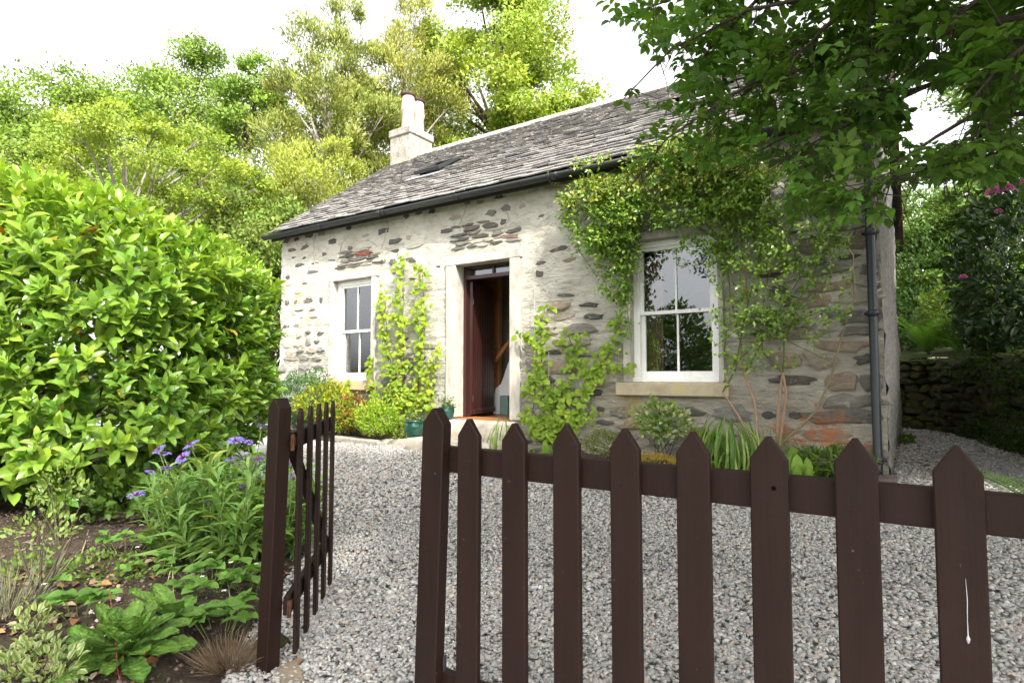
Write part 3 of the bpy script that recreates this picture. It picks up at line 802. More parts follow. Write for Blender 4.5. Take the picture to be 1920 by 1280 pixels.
# inside the hall and the rooms
m = MB(); m.box(HX0 + 0.26, HX1 - 0.07, 0.345, HD - 0.26, 0.44, 0.50); m.build('room_floor', MAT['board'], house)
m = MB(); m.box(a, b, 0.0, 0.345, 0.44, 0.525); m.build('threshold', MAT['pine'], house)
m = MB(); m.box(-6.75, -3.9, 2.15, 2.25, 0.50, 3.6); m.build('hall_wall', MAT['wallpaper'], house)
m = MB(); m.box(-6.80, -6.75, 0.32, 2.15, 0.50, 3.6); m.build('hall_wall', MAT['room'], house)
m = MB(); m.box(-3.95, -3.9, 0.32, 2.15, 0.50, 3.6); m.build('hall_wall', MAT['room'], house)
m = MB(); m.box(HX0 + 0.26, HX1 - 0.07, 0.06, HD - 0.26, 2.95, 3.05); m.build('room_ceiling', MAT['room'], house)
m = MB(); m.box(-5.86, -5.66, 1.50, 1.60, 0.50, 2.75, bev=0.01); m.box(-6.74, -5.86, 1.53, 1.58, 2.55, 2.75); m.build('inner_door_frame', MAT['pine'], house)
pts = [(-5.62, 0.50), (-5.25, 0.50), (-5.25, 1.40), (-5.33, 1.32), (-5.42, 1.10), (-5.47, 0.98), (-5.58, 0.90), (-5.62, 0.78)]
m = MB(); m.prism(pts, 1.30, 1.40, 'y'); m.build('stair_string', MAT['white'], house)
m = MB(); m.tube([(-5.55, 1.25, 1.35), (-5.30, 1.25, 1.62), (-5.0, 1.25, 1.95)], 0.035, 8); m.build('handrail', MAT['pine'], house)
m = MB(); m.box(-5.42, -5.27, 1.18, 1.29, 0.50, 0.80, bev=0.01); tag(m.build('waste_bin', MAT['green_plastic']), 'dull green bin standing on the hall floor inside the open door', 'bin')
def curtain(x0, x1, y, z0, z1, n=7):
    m = MB(); k = n * 4; v = []; 
    for z in (z0, z1):
        for i in range(k + 1): v.append((x0 + (x1 - x0) * i / k, y + 0.025 * math.sin(i * math.pi / 2), z))
    v2 = [(p[0], p[1] + 0.004, p[2]) for p in v]; f = [(i, i + 1, k + 2 + i, k + 1 + i) for i in range(k)]
    n0 = len(v); f += [tuple(n0 + j for j in q[::-1]) for q in f]
    m.add(v + v2, f); return m
tag(curtain(-2.70, -2.46, 0.36, 0.95, 2.75).build('curtain', MAT['curtain'], None, True), 'brown checked curtain hanging inside the larger right window', 'curtain')
tag(curtain(-7.90, -7.74, 0.36, 0.95, 2.75, 4).build('curtain', MAT['curtain'], None, True), 'brown curtain hanging inside the left window beside the pink pot', 'curtain')

# doorsteps
def step_block(name, x0, x1, y0, y1, z0, z1, mat, parent):
    m = MB(); m.box(x0, x1, y0, y1, z0, z1, bev=0.02)
    o = m.build(name, mat, parent, True); return o
st = thing('doorstep', (-4.85, -0.4, 0.15), 'two worn stone steps leading up to the open maroon door', 'steps')
step_block('tread', -5.46, -4.22, -0.46, -0.035, 0.10, 0.515, MAT['step'], st)
step_block('tread', -5.40, -4.10, -0.92, -0.462, 0.05, 0.315, MAT['step'], st)

# ---------------------------------------------------------------- roof
SL = math.hypot(RIDGE_Y - EAVE_Y, RIDGE_Z - EAVE_Z); SY, SZ = (RIDGE_Y - EAVE_Y) / SL, (RIDGE_Z - EAVE_Z) / SL
RX0, RX1 = HX0 - 0.13, HX1 + 0.13
def slope(x, s, up=0.0): return np.array([x, EAVE_Y + s * SY - up * SZ, EAVE_Z + s * SZ + up * SY])
m = MB()
v = [slope(RX0 + .02, 0.0, -0.03), slope(RX1 - .02, 0.0, -0.03), slope(RX1 - .02, SL, -0.03), slope(RX0 + .02, SL, -0.03)]
mir = lambda p: np.array([p[0], 2 * RIDGE_Y - p[1], p[2]])
v += [p + np.array([0, 0, -0.06]) for p in v]
f = [(0, 1, 2, 3), (7, 6, 5, 4), (0, 4, 5, 1), (0, 3, 7, 4), (1, 5, 6, 2)]
m.add(v, f, (0.12, 0.115, 0.11)); m.add([mir(p) for p in v], [q[::-1] for q in f], (0.12, 0.115, 0.11))
roof = m.build('roof', MAT['slate'], house)
SLC = [(0.185, 0.173, 0.165), (0.21, 0.20, 0.19), (0.16, 0.152, 0.147), (0.235, 0.222, 0.205), (0.20, 0.183, 0.168), (0.255, 0.24, 0.222)]
reseed('slates')
slates = []
s = -0.035; ci = 0
while s < SL - 0.06:
    fr_ = s / SL; ex = 0.150 - 0.055 * fr_
    x = RX0 - random.uniform(0, 0.15)
    while x < RX1:
        w = random.uniform(0.17, 0.36) * (1 - 0.35 * fr_)
        x0, x1 = max(x, RX0), min(x + w, RX1)
        if x1 - x0 > 0.04: slates.append((x0, x1, s, ex))
        x += w
    s += ex; ci += 1
def slate_geo(x0, x1, s, ex):
    up0 = 0.040 + random.uniform(-0.006, 0.010); up1 = 0.006; th = random.uniform(0.012, 0.022); g = 0.003
    j = lambda a=0.014: random.uniform(-a, a)
    slip = 0.03 * (random.random() < 0.03)
    b0 = s + j() - slip; b1 = s + j() - slip; tp = min(s + ex * 1.75, SL - 0.01); rk = random.uniform(-0.004, 0.006)
    xm, bm = (x0 + x1) / 2 + j(0.03), min(b0, b1) - abs(j(0.012))
    bot = [(x0 + g, b0), (xm, bm), (x1 - g, b1)]
    v = [slope(q, w_, up0) for q, w_ in bot] + [slope(x1 - g, tp, up1), slope(x0 + g, tp, up1)]
    v += [slope(q, w_, up0 + th + rk * (i - 1)) for i, (q, w_) in enumerate(bot)] + [slope(x1 - g, tp, up1 + th), slope(x0 + g, tp, up1 + th)]
    f = [(4, 3, 2, 1, 0), (5, 6, 7, 8, 9), (0, 1, 6, 5), (1, 2, 7, 6), (2, 3, 8, 7), (4, 0, 5, 9)]
    c = np.array(random.choice(SLC)) * random.uniform(0.88, 1.12)
    return v, f, c
SKY = {'a': (-7.20, -6.62, 1.62, 2.30), 'b': (-2.60, -2.05, 2.2, 2.85)}
def in_sky(x0, x1, s, ex):
    return any(x1 > a_ + 0.03 and x0 < b_ - 0.03 and s + ex > c_ + 0.05 and s < d_ - 0.08 for a_, b_, c_, d_ in SKY.values())
slates = [q for q in slates if not in_sky(*q)]
ctr = np.array([slope((q[0] + q[1]) / 2, q[2] + q[3] / 2) for q in slates]); px, py, Zc = project(ctr)
area = np.array([(q[1] - q[0]) * q[3] for q in slates]) / Zc ** 2
score = np.where((px > 505) & (px < 1215), area, -1); keep = set(np.argsort(-score)[:300].tolist())
rest = MB()
for k, q in enumerate(slates):
    v, f, c = slate_geo(*q)
    if k in keep:
        m = MB(); m.add(v, f, c); m.build('slate', MAT['slate'], roof)
    else: rest.add(v, f, c)
rest.build('slate_courses', MAT['slate'], roof, False, 'stuff')
print('slates', len(slates))
# ridge
x = RX0 + 0.75
while x < RX1 - 0.05:
    x1 = min(x + 0.46, RX1); m = MB(); k = 0.15; h0 = random.uniform(-0.003, 0.005)
    pr = [(-k, -0.075), (-0.03, 0.055), (0.03, 0.055), (k, -0.075), (k - 0.02, -0.10), (0.0, 0.02), (-k + 0.02, -0.10)]
    m.prism([(RIDGE_Y + p, RIDGE_Z + 0.035 + q + h0) for p, q in pr], x + 0.003, x1 - 0.003, 'x'); m.build('ridge_tile', MAT['ridge'], roof); x = x1
# skylights
for key, lift in (('a', 0.11), ('b', 0.07)):
    a_, b_, c_, d_ = SKY[key]; m = MB()
    def sbox(m, x0, x1, s0, s1, u0a, u1a, u0b, u1b):
        v = [slope(x0, s0, u0a), slope(x1, s0, u0a), slope(x1, s1, u0b), slope(x0, s1, u0b), slope(x0, s0, u1a), slope(x1, s0, u1a), slope(x1, s1, u1b), slope(x0, s1, u1b)]
        m.add(v, [(3, 2, 1, 0), (4, 5, 6, 7), (0, 1, 5, 4), (1, 2, 6, 5), (2, 3, 7, 6), (3, 0, 4, 7)])
    fw = 0.055
    sbox(m, a_, a_ + fw, c_, d_, lift - .03, lift + .03, .035, .075); sbox(m, b_ - fw, b_, c_, d_, lift - .03, lift + .03, .035, .075)
    sbox(m, a_ + fw, b_ - fw, c_, c_ + fw, lift - .03, lift + .03, lift - .035, lift + .026); sbox(m, a_ + fw, b_ - fw, d_ - fw, d_, .04, .08, .035, .075)
    so = m.build('skylight', MAT['gutter'], roof)
    g = MB(); g.add([slope(a_ + fw, c_ + fw, lift), slope(b_ - fw, c_ + fw, lift), slope(b_ - fw, d_ - fw, .055), slope(a_ + fw, d_ - fw, .055)], [(0, 1, 2, 3)]); g.build('skylight_pane', MAT['glass'], roof)
    g = MB(); sbox(g, a_ - 0.10, b_ + 0.10, c_ - 0.20, c_ - 0.01, .060, .064, .040, .046); g.build('flashing', MAT['lead'], roof)
    g = MB(); sbox(g, a_ + 0.02, b_ - 0.02, c_ + 0.02, d_ - 0.02, -0.02, 0.0, -0.02, 0.0); g.build('skylight_kerb', MAT['soffit'], roof)
# eaves
m = MB(); m.box(RX0 + 0.03, RX1 - 0.03, EAVE_Y + 0.06, 0.0, 3.585, 3.60); m.box(RX0 + 0.03, RX1 - 0.03, EAVE_Y + 0.035, EAVE_Y + 0.058, 3.50, 3.60); m.build('fascia', MAT['soffit'], house)
GX0, GX1, GY, GZ, GR = -9.56, -0.06, -0.235, 3.575, 0.062
def half_round(x0, x1, r, wall=0.004, n=10):
    m = MB(); v = []; f = []
    for x in (x0, x1):
        for rr in (r, r - wall):
            for k in range(n + 1):
                th = math.pi + math.pi * k / n
                v.append((x, GY + rr * math.cos(th), GZ + rr * math.sin(th)))
    q = n + 1
    for k in range(n):
        f += [(k, k + 1, 2 * q + k + 1, 2 * q + k), (q + k + 1, q + k, 3 * q + k, 3 * q + k + 1), (k + 1, k, q + k, q + k + 1), (2 * q + k, 2 * q + k + 1, 3 * q + k + 1, 3 * q + k)]
    f += [(0, 2 * q, 3 * q, q), (n, q + n, 3 * q + n, 2 * q + n)]
    m.add(v, f); return m
gut = half_round(GX0, GX1, GR).build('gutter', MAT['gutter'], house, True)
for xg in (GX0 + 0.012, GX1 - 0.012):
    m = MB(); m.prism([(GY + GR * 1.03 * math.cos(math.pi + math.pi * k / 10), GZ + GR * 1.03 * math.sin(math.pi + math.pi * k / 10)) for k in range(11)], xg - 0.012, xg + 0.012, 'x'); m.build('stop_end', MAT['gutter'], gut)
for px in (603, 722, 860, 1032, 1250, 1500):
    xg = float(on_y(px, 400, GY)[0]); half_round(xg - 0.012, xg + 0.012, GR + 0.009, 0.008).build('bracket', MAT['gutter'], gut, True)
for px in (712, 1042, 1395):
    xg = float(on_y(px, 400, GY)[0]); half_round(xg - 0.05, xg + 0.05, GR + 0.006, 0.005).build('joint', MAT['gutter'], gut, True)
# downpipe
dx = float(on_y(1637, 600, -0.075)[0])
m = MB(); m.tube([(dx, GY, GZ - 0.05), (dx, GY, GZ - 0.16), (dx, -0.12, GZ - 0.32), (dx, -0.075, GZ - 0.42), (dx, -0.075, 2.0), (dx, -0.075, 0.26), (dx, -0.10, 0.20)], 0.038, 14)
pipe = m.build('downpipe', MAT['pipe'], house, True)
for py in (435, 587, 862):
    zc = float(on_y(1637, py, -0.075)[2]); m = MB(); m.lathe([(0.038, zc - 0.03), (0.047, zc - 0.028), (0.047, zc + 0.026), (0.041, zc + 0.03), (0.038, zc + 0.03)], (dx, -0.075), 16); m.box(dx - 0.07, dx + 0.07, -0.05, -0.03, zc - 0.012, zc + 0.012)
    m.build('collar', MAT['pipe'], pipe, True)
m = MB(); m.box(dx - 0.14, dx + 0.14, -0.34, -0.03, 0.10, 0.21, bev=0.012); m.box(dx - 0.12, dx + 0.12, -0.40, -0.341, 0.10, 0.18, bev=0.01)
for k in range(4): m.box(dx - 0.09 + k * 0.05, dx - 0.07 + k * 0.05, -0.30, -0.16, 0.2105, 0.217)
m.build('drain_cover', MAT['drain'], house)
# bargeboards on the right gable
for sg in (1, -1):
    v = []
    for xx in (RX1 - 0.035, RX1 + 0.004):
        for (s_, u_) in ((-0.02, -0.02), (SL, -0.02), (SL, -0.24), (-0.02, -0.24)):
            p = slope(xx, s_, u_); v.append(p if sg > 0 else mir(p))
    m = MB(); m.add(v, [(0, 1, 2, 3), (7, 6, 5, 4), (0, 4, 5, 1), (1, 5, 6, 2), (2, 6, 7, 3), (3, 7, 4, 0)]); m.build('bargeboard', MAT['barge'], roof)
# chimney
m = MB(); m.box(-9.40, -8.80, 2.65, 3.36, 4.9, 6.30, bev=0.012); chim = m.build('chimney', MAT['chimney'], house)
m = MB(); m.box(-9.43, -8.77, 2.62, 3.39, 6.301, 6.47, bev=0.02); m.box(-9.36, -8.84, 2.69, 3.32, 6.471, 6.51, bev=0.015); m.build('chimney_cap', MAT['chimney'], chim)
for yy, hh in ((2.86, 0.0), (3.16, -0.02)):
    z0 = 6.50; r = 0.155; cxp = -9.07
    m = MB(); m.lathe([(r * 0.93, z0), (r * 0.95, z0 + 0.02), (r * 0.90, z0 + 0.36 + hh), (r * 1.04, z0 + 0.40 + hh), (r * 1.06, z0 + 0.44 + hh), (r * 0.98, z0 + 0.46 + hh), (r * 0.86, z0 + 0.72 + hh), (r * 0.84, z0 + 0.73 + hh), (r * 0.7, z0 + 0.73 + hh), (r * 0.7, z0 + 0.4 + hh)], (cxp, yy), 24)
    pt = m.build('chimney_pot', MAT['pot_clay'], chim, True)
    m = MB(); m.lathe([(r * 0.87, z0 + 0.722 + hh), (r * 1.04, z0 + 0.75 + hh), (r * 1.06, z0 + 0.78 + hh), (r * 0.9, z0 + 0.79 + hh), (r * 0.72, z0 + 0.77 + hh), (r * 0.70, z0 + 0.5 + hh)], (cxp, yy), 24); m.build('rim', MAT['pot_dark'], chim, True)
m = MB(); m.box(-9.42, -8.76, 2.60, 2.648, 5.55, 5.66); m.build('flashing', MAT['lead'], chim)
# thin wires on the wall for the climbers
for (x_, z0, z1) in ((float(on_y(1003, 700, -0.03)[0]), 0.25, float(on_y(1003, 545, -0.03)[2])), (float(on_y(1028, 760, -0.05)[0]), 0.3, 1.4)):
    m = MB(); m.tube([(x_, -0.05, z0), (x_ + 0.01, -0.05, z1)], 0.004, 5); m.build('wire', MAT['wire'], house)
# ================================================================ FENCE, GATE AND POSTS
def picket_mesh(w, th, z0, ztip, shoulder=0.045, name='picket'):
    m = MB(); b = 0.003; h = w / 2
    out = [(-h, z0), (h, z0), (h, ztip - shoulder), (0.004, ztip), (-0.004, ztip), (-h, ztip - shoulder)]
    inn = [(-h + b, z0 + b), (h - b, z0 + b), (h - b, ztip - shoulder - b * .4), (0.003, ztip - b), (-0.003, ztip - b), (-h + b, ztip - shoulder - b * .4)]
    n = 6; v = [(a, -b, z) for a, z in []]
    v = [(a, 0.0, z) for a, z in inn] + [(a, b, z) for a, z in out] + [(a, th - b, z) for a, z in out] + [(a, th, z) for a, z in inn]
    f = [tuple(range(n)), tuple(range(4 * n - 1, 3 * n - 1, -1))]
    for r_ in range(3):
        for i in range(n):
            j = (i + 1) % n; f.append((r_ * n + j, r_ * n + i, (r_ + 1) * n + i, (r_ + 1) * n + j))
    m.add(v, f); return m.mesh(name, MAT['fence'])
FY = -5.215
fence = thing('picket_fence', (-0.4, FY, 0.0), 'dark brown picket fence with pointed tops running off to the right of the gate gap', 'fence')
pk = picket_mesh(0.070, 0.020, 0.04, 0.982)
for i in range(10):
    x = -1.0 + 0.1503 * i
    tilt = random.uniform(-0.005, 0.005)
    M = Matrix.Translation((x, FY - 0.021, random.uniform(-0.004, 0.004))) @ Matrix.Rotation(tilt, 4, 'Y')
    link('picket', pk, fence, None, M)
    if i == 5:
        h = MB(); h.tube([(x + 0.012, FY - 0.0222, 0.882), (x + 0.012, FY - 0.018, 0.882)], 0.0045, 10); h.build('nail_hole', MAT['hole'], fence)
    if i == 7:
        h = MB(); h.tube([(x + 0.006, FY - 0.0215, 0.764), (x + 0.007, FY - 0.0222, 0.73), (x + 0.006, FY - 0.0222, 0.70), (x + 0.006, FY - 0.0215, 0.672)], [0.0003, 0.0008, 0.0006, 0.0011], 6)
        h.tube([(x + 0.006, FY - 0.0215, 0.672), (x + 0.006, FY - 0.023, 0.667), (x + 0.006, FY - 0.0215, 0.660)], [0.001, 0.0030, 0.0013], 8); h.build('bird_dropping', MAT['dropping'], fence)
    if i in (0, 1, 3, 6, 8):
        for zz in (0.855, 0.265):
            h = MB(); h.tube([(x - 0.008, FY - 0.0222, zz), (x - 0.008, FY - 0.019, zz)], 0.0028, 8); h.build('nail', MAT['nail'], fence)
for (z0, z1) in ((0.835, 0.905), (0.215, 0.295)):
    m = MB(); m.box(-1.105, 0.60, FY + 0.0005, FY + 0.030, z0, z1, bev=0.003); m.build('rail', MAT['fence'], fence)
gp2 = picket_mesh(0.076, 0.038, -0.25, 1.012, 0.042, 'post')
link('post', gp2, fence, None, Matrix.Translation((-1.142, FY - 0.032, 0)) @ Matrix.Rotation(R(1.9), 4, 'Y'))
m = MB(); m.box(-1.0785, -1.0745, FY - 0.018, FY - 0.008, 0.93, 0.965); m.box(-1.0785, -1.0745, FY - 0.018, FY - 0.008, 0.31, 0.35); m.build('latch_slot', MAT['iron'], fence)
endp = picket_mesh(0.076, 0.070, -0.25, 1.03, 0.042, 'post'); link('post', endp, fence, None, Matrix.Translation((0.62, FY - 0.02, 0)))

m = picket_mesh(0.064, 0.058, -0.25, 1.018, 0.036, 'gate_post')
gpo = link('gate_post', m, None, None, Matrix.Translation((-2.040, -5.135, 0.0)) @ Matrix.Rotation(R(2.4), 4, 'Y') @ Matrix.Rotation(R(2.0), 4, 'Z'))
tag(gpo, 'thick dark brown gate post at the edge of the garden bed, hinging the open gate', 'post')

gate = thing('garden_gate', (-2.03, -5.06, 0.03), 'narrow dark brown picket gate swung open into the gravel yard', 'gate')
GD = math.atan2(0.54, -0.475)
GM = Matrix.Translation((-1.985, -5.055, 0.0)) @ Matrix.Rotation(GD, 4, 'Z')
gpk = picket_mesh(0.054, 0.016, 0.045, 0.975, 0.040)
for k in range(5):
    s_ = 0.055 + 0.188 * k
    link('picket', gpk, gate, None, GM @ Matrix.Translation((s_ + 0.0, -0.021, 0.0)))
for (z0, z1) in ((0.815, 0.885), (0.20, 0.27)):
    m = MB(); m.box(0.0, 0.86, 0.0005, 0.026, z0, z1, bev=0.003); link('rail', m.mesh('rail', MAT['fence']), gate, None, GM)
m = MB(); m.prism([(0.02, 0.814), (0.74, 0.271), (0.82, 0.271), (0.10, 0.814)], 0.001, 0.029, 'y'); link('brace', m.mesh('brace', MAT['fence']), gate, None, GM)
for zz in (0.85, 0.235):
    m = MB(); m.box(-0.045, 0.16, -0.0035, 0.0, zz - 0.014, zz + 0.014); m.tube([(-0.03, -0.004, zz - 0.03), (-0.03, -0.004, zz + 0.03)], 0.008, 8); link('hinge', m.mesh('hinge', MAT['rust']), gate, None, GM)
# ================================================================ TREES
def limb(a, b, n=6, wob=0.08, sag=0.0):
    a, b = np.asarray(a, float), np.asarray(b, float); L = np.linalg.norm(b - a); t_ = np.linspace(0, 1, n)[:, None]
    p = a + (b - a) * t_; w = rng.normal(size=(n, 3)) * wob * L / n; w[0] = 0; w[-1] = 0
    p = p + np.cumsum(w, 0) * (1 - t_); p[:, 2] += sag * np.sin(t_[:, 0] * math.pi) * L
    return p
def tree(name, label, base, height, rx, ry, zc, rz, nl, lobe_r, leaves, lsize, col, bark='bark', upright=0.25, col2=None, trunk_r=0.18, group='trees round the cottage', droop=0.0, flat=0.62, shape='diamond', clumps=16, cat='tree', top_bright=0.22, spread=0.28):
    base = np.asarray(base, float)
    o = thing(name, base, label, cat, group)
    # lobes: rounded masses of foliage spread through the crown
    L = []; tries = 0
    while len(L) < nl and tries < 4000:
        tries += 1
        u = rand_unit(1)[0] * (0.45 + 0.55 * rng.random() ** 0.5)
        taper = 1.0 - 0.35 * max(u[2], 0)
        p = base + np.array([u[0] * rx * taper, u[1] * ry * taper, zc + u[2] * rz])
        r_ = lobe_r * rng.uniform(0.65, 1.25) * (1 - 0.25 * max(u[2], 0))
        if all(np.linalg.norm((p - q) / (r_ + s_)) > 0.42 for q, s_ in L): L.append((p, r_))
    wood = MB()
    top = base + np.array([rng.normal() * 0.2, rng.normal() * 0.2, zc + rz * 0.55])
    tp = limb(base - np.array([0, 0, 0.2]), top, 8, 0.10); wood.tube(tp, np.linspace(trunk_r, trunk_r * 0.2, 8), 8)
    for p, r_ in L:
        k = int(np.clip((p[2] - base[2] - r_ - 0.8) / (top[2] - base[2]) * 7, 1, 6)); q = limb(tp[k], p, 6, 0.16, 0.05)
        wood.tube(q, np.linspace(trunk_r * 0.34, 0.012, 6), 5)
        for _ in range(3):
            e = p + rand_unit(1)[0] * r_ * 0.9; wood.tube(limb(q[4], e, 4, 0.15), [0.014, 0.01, 0.007, 0.004], 4)
    wood.build('trunk', MAT[bark], o, True)
    per = max(4, leaves // (len(L) * clumps)); Ps = []; Ds = []; Cs = []; Ns = []
    cc = np.asarray(col, float); c2 = np.asarray(col2 if col2 is not None else col, float)
    ctr = base + np.array([0, 0, zc])
    for p, r_ in L:
        d = rand_unit(clumps); d[:, 2] = np.abs(d[:, 2]) * 0.9 - 0.32; d = unit(d)
        cp = p + d * r_ * rng.uniform(0.55, 1.05, (clumps, 1)) * np.array([1, 1, 0.8])
        tone = 1 + rng.normal(size=clumps) * 0.16; mixf = rng.random(clumps)
        for k in range(clumps):
            g = np.clip(rng.normal(size=(per, 3)), -1.7, 1.7) * r_ * spread * np.array([1, 1, flat]); q = cp[k] + g
            out = unit(g + d[k] * r_ * 0.5 + (cp[k] - ctr) * 0.12)
            D = unit(out * 0.6 + rand_unit(per) * 0.9 + np.array([0, 0, upright - droop]))
            N = unit(np.array([0, 0, 0.6]) + rand_unit(per) * 0.38 + d[k] * 0.9)
            base_c = (cc * (1 - mixf[k]) + c2 * mixf[k]) * tone[k]
            Ps.append(q); Ds.append(D); Ns.append(N); Cs.append(cvar(base_c, per, 0.09, 0.06))
    P = np.concatenate(Ps); S = lsize * rng.uniform(0.65, 1.35, len(P))
    leaf_mass('crown', shape, P, np.concatenate(Ds), np.concatenate(Ns), S, np.concatenate(Cs), MAT['far_leaf'], o, None)
    return o
def tree_px(name, label, px, Z, ytop, wpx, crown_px_bottom, nl, leaves, lsize, col, **kw):
    """a tree surveyed from the picture: column, depth, top row, crown width and lowest crown row"""
    b = place(px, Z); h = lambda y: EYE[2] + (705 - y) * Z / FPX
    zt, zb = h(ytop), max(h(crown_px_bottom), 0.8); rx = wpx * Z / FPX / 2
    zc, rz = (zt + zb) / 2 - b[2], (zt - zb) / 2
    lr = kw.pop('lobe', 0.36) * min(rx, rz * 1.2)
    return tree(name, label, b, zt, rx * 0.86, rx * 0.80, zc, rz * 0.88, nl, lr, leaves, lsize, col, **kw)
LIME = (0.205, 0.295, 0.042); LIME2 = (0.30, 0.355, 0.050); MID = (0.150, 0.235, 0.045); GOLD = (0.27, 0.285, 0.060); GOLD2 = (0.33, 0.33, 0.075); OLIVE = (0.18, 0.225, 0.050)
tree_px('broadleaf_tree', 'fresh green broadleaf tree at the far left edge behind the laurel', 10, 19, 110, 420, 640, 34, 46000, 0.12, MID, col2=LIME)
tree_px('broadleaf_tree', 'rounded mid green tree left of the tallest one behind the laurel', 185, 22, 78, 360, 620, 30, 40000, 0.13, MID, col2=LIME)
tree_px('broadleaf_tree', 'tallest green tree left of the golden conifer, behind the laurel', 340, 24, -5, 300, 620, 34, 40000, 0.13, LIME, col2=MID, lobe=0.40)
tree_px('broadleaf_tree', 'small green tree close beside the golden conifer on its left', 455, 21, 60, 230, 620, 24, 26000, 0.12, LIME, col2=MID, lobe=0.42)
tree_px('spreading_tree', 'low yellow green tree with bare grey branches just behind the laurel top', 250, 13, 195, 540, 480, 40, 40000, 0.070, LIME2, col2=LIME, bark='grey_bark', lobe=0.26, trunk_r=0.14, flat=0.45)
tree_px('golden_conifer', 'tall golden green conifer behind the chimney, left of its two leaders', 620, 17.5, -40, 330, 640, 60, 62000, 0.125, GOLD, col2=OLIVE, bark='grey_bark', upright=0.9, lobe=0.28, shape='needle', spread=0.24, flat=0.9)
tree_px('golden_conifer', 'slimmer golden conifer leader rising directly behind the chimney pots', 765, 18.5, -50, 230, 640, 40, 50000, 0.115, GOLD, col2=GOLD2, bark='grey_bark', upright=0.9, lobe=0.36, shape='needle', spread=0.24, flat=0.9)
tree_px('golden_conifer', 'low bushy golden conifer overlapping the left end of the slate roof', 590, 14.5, 235, 300, 620, 30, 44000, 0.085, GOLD, col2=LIME2, bark='grey_bark', upright=0.8, lobe=0.32, shape='needle', spread=0.24, flat=0.9)
tree_px('ash_tree', 'tall bright lime green tree rising behind the roof ridge right of the chimney', 930, 21, -75, 380, 420, 44, 60000, 0.13, LIME, col2=LIME2, lobe=0.30, trunk_r=0.25)
tree_px('young_tree', 'small lime green tree peeking over the ridge beside the tall bright tree', 1065, 19, 150, 130, 330, 12, 9000, 0.11, LIME2, col2=LIME, lobe=0.5, trunk_r=0.08)
tree_px('hedge_tree', 'dark green tree filling the gap between laurel hedge and cottage corner', 470, 13.5, 330, 330, 690, 24, 22000, 0.10, OLIVE, col2=MID, lobe=0.36)
tree_px('hedge_tree', 'dark bushy tree low beside the left cottage corner', 500, 15.5, 440, 240, 720, 16, 16000, 0.10, OLIVE, col2=MID, lobe=0.5)
# woodland right of the cottage, on the bank above the mossy wall
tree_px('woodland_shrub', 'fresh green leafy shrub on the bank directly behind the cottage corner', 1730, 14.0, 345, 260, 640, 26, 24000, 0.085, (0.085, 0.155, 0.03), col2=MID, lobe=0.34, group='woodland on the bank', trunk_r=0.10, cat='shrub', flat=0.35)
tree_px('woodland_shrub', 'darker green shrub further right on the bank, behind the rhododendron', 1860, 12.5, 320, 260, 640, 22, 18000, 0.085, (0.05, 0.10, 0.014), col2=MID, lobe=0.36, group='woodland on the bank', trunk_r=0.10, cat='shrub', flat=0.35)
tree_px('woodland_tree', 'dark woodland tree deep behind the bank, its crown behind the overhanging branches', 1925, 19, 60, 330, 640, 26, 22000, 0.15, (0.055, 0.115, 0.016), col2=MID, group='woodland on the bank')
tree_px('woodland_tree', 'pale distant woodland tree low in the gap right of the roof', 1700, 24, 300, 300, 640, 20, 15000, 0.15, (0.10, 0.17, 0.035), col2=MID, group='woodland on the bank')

# ================================================================ LAUREL HEDGE
rt_ = np.array([math.cos(YAW), math.sin(YAW), 0]); fw_ = np.array([-math.sin(YAW), math.cos(YAW), 0])
def camspot(X, Z, z=0.0):
    p = EYE + rt_ * X + fw_ * Z; return np.array([p[0], p[1], z])
HC = camspot(-4.54, 5.15, 1.22)
HR = np.array([2.20, 1.55, 1.20])
hedge = thing('laurel_hedge', (HC[0], HC[1], 0.1), 'huge rounded laurel bush with glossy light green leaves left of the gate', 'hedge')
def hedge_pts(n, scale, ex=4.2):
    d = rand_unit(n); d = unit(d * np.array([1, 1, 1.0]))
    q = (np.sum(np.abs(d) ** ex, 1)) ** (-1 / ex); s = d * q[:, None]
    wob = 1 + 0.10 * fbm(d[:, 0] * 2.3 + 5, d[:, 1] * 2.3, d[:, 2] * 2.3, 61, 3)
    loc = s * scale * wob[:, None] * HR
    loc[:, 2] += 0.05 * loc[:, 0] * (loc[:, 2] > 0)
    nrm = unit(np.sign(s) * np.abs(s) ** (ex - 1) / HR)
    Wp = HC + loc[:, 0:1] * rt_ + loc[:, 1:2] * fw_ + loc[:, 2:3] * np.array([0, 0, 1.0])
    Wn = nrm[:, 0:1] * rt_ + nrm[:, 1:2] * fw_ + nrm[:, 2:3] * np.array([0, 0, 1.0])
    return Wp, unit(Wn), loc
P_, D_, N_, S_, C_, K_ = [], [], [], [], [], []
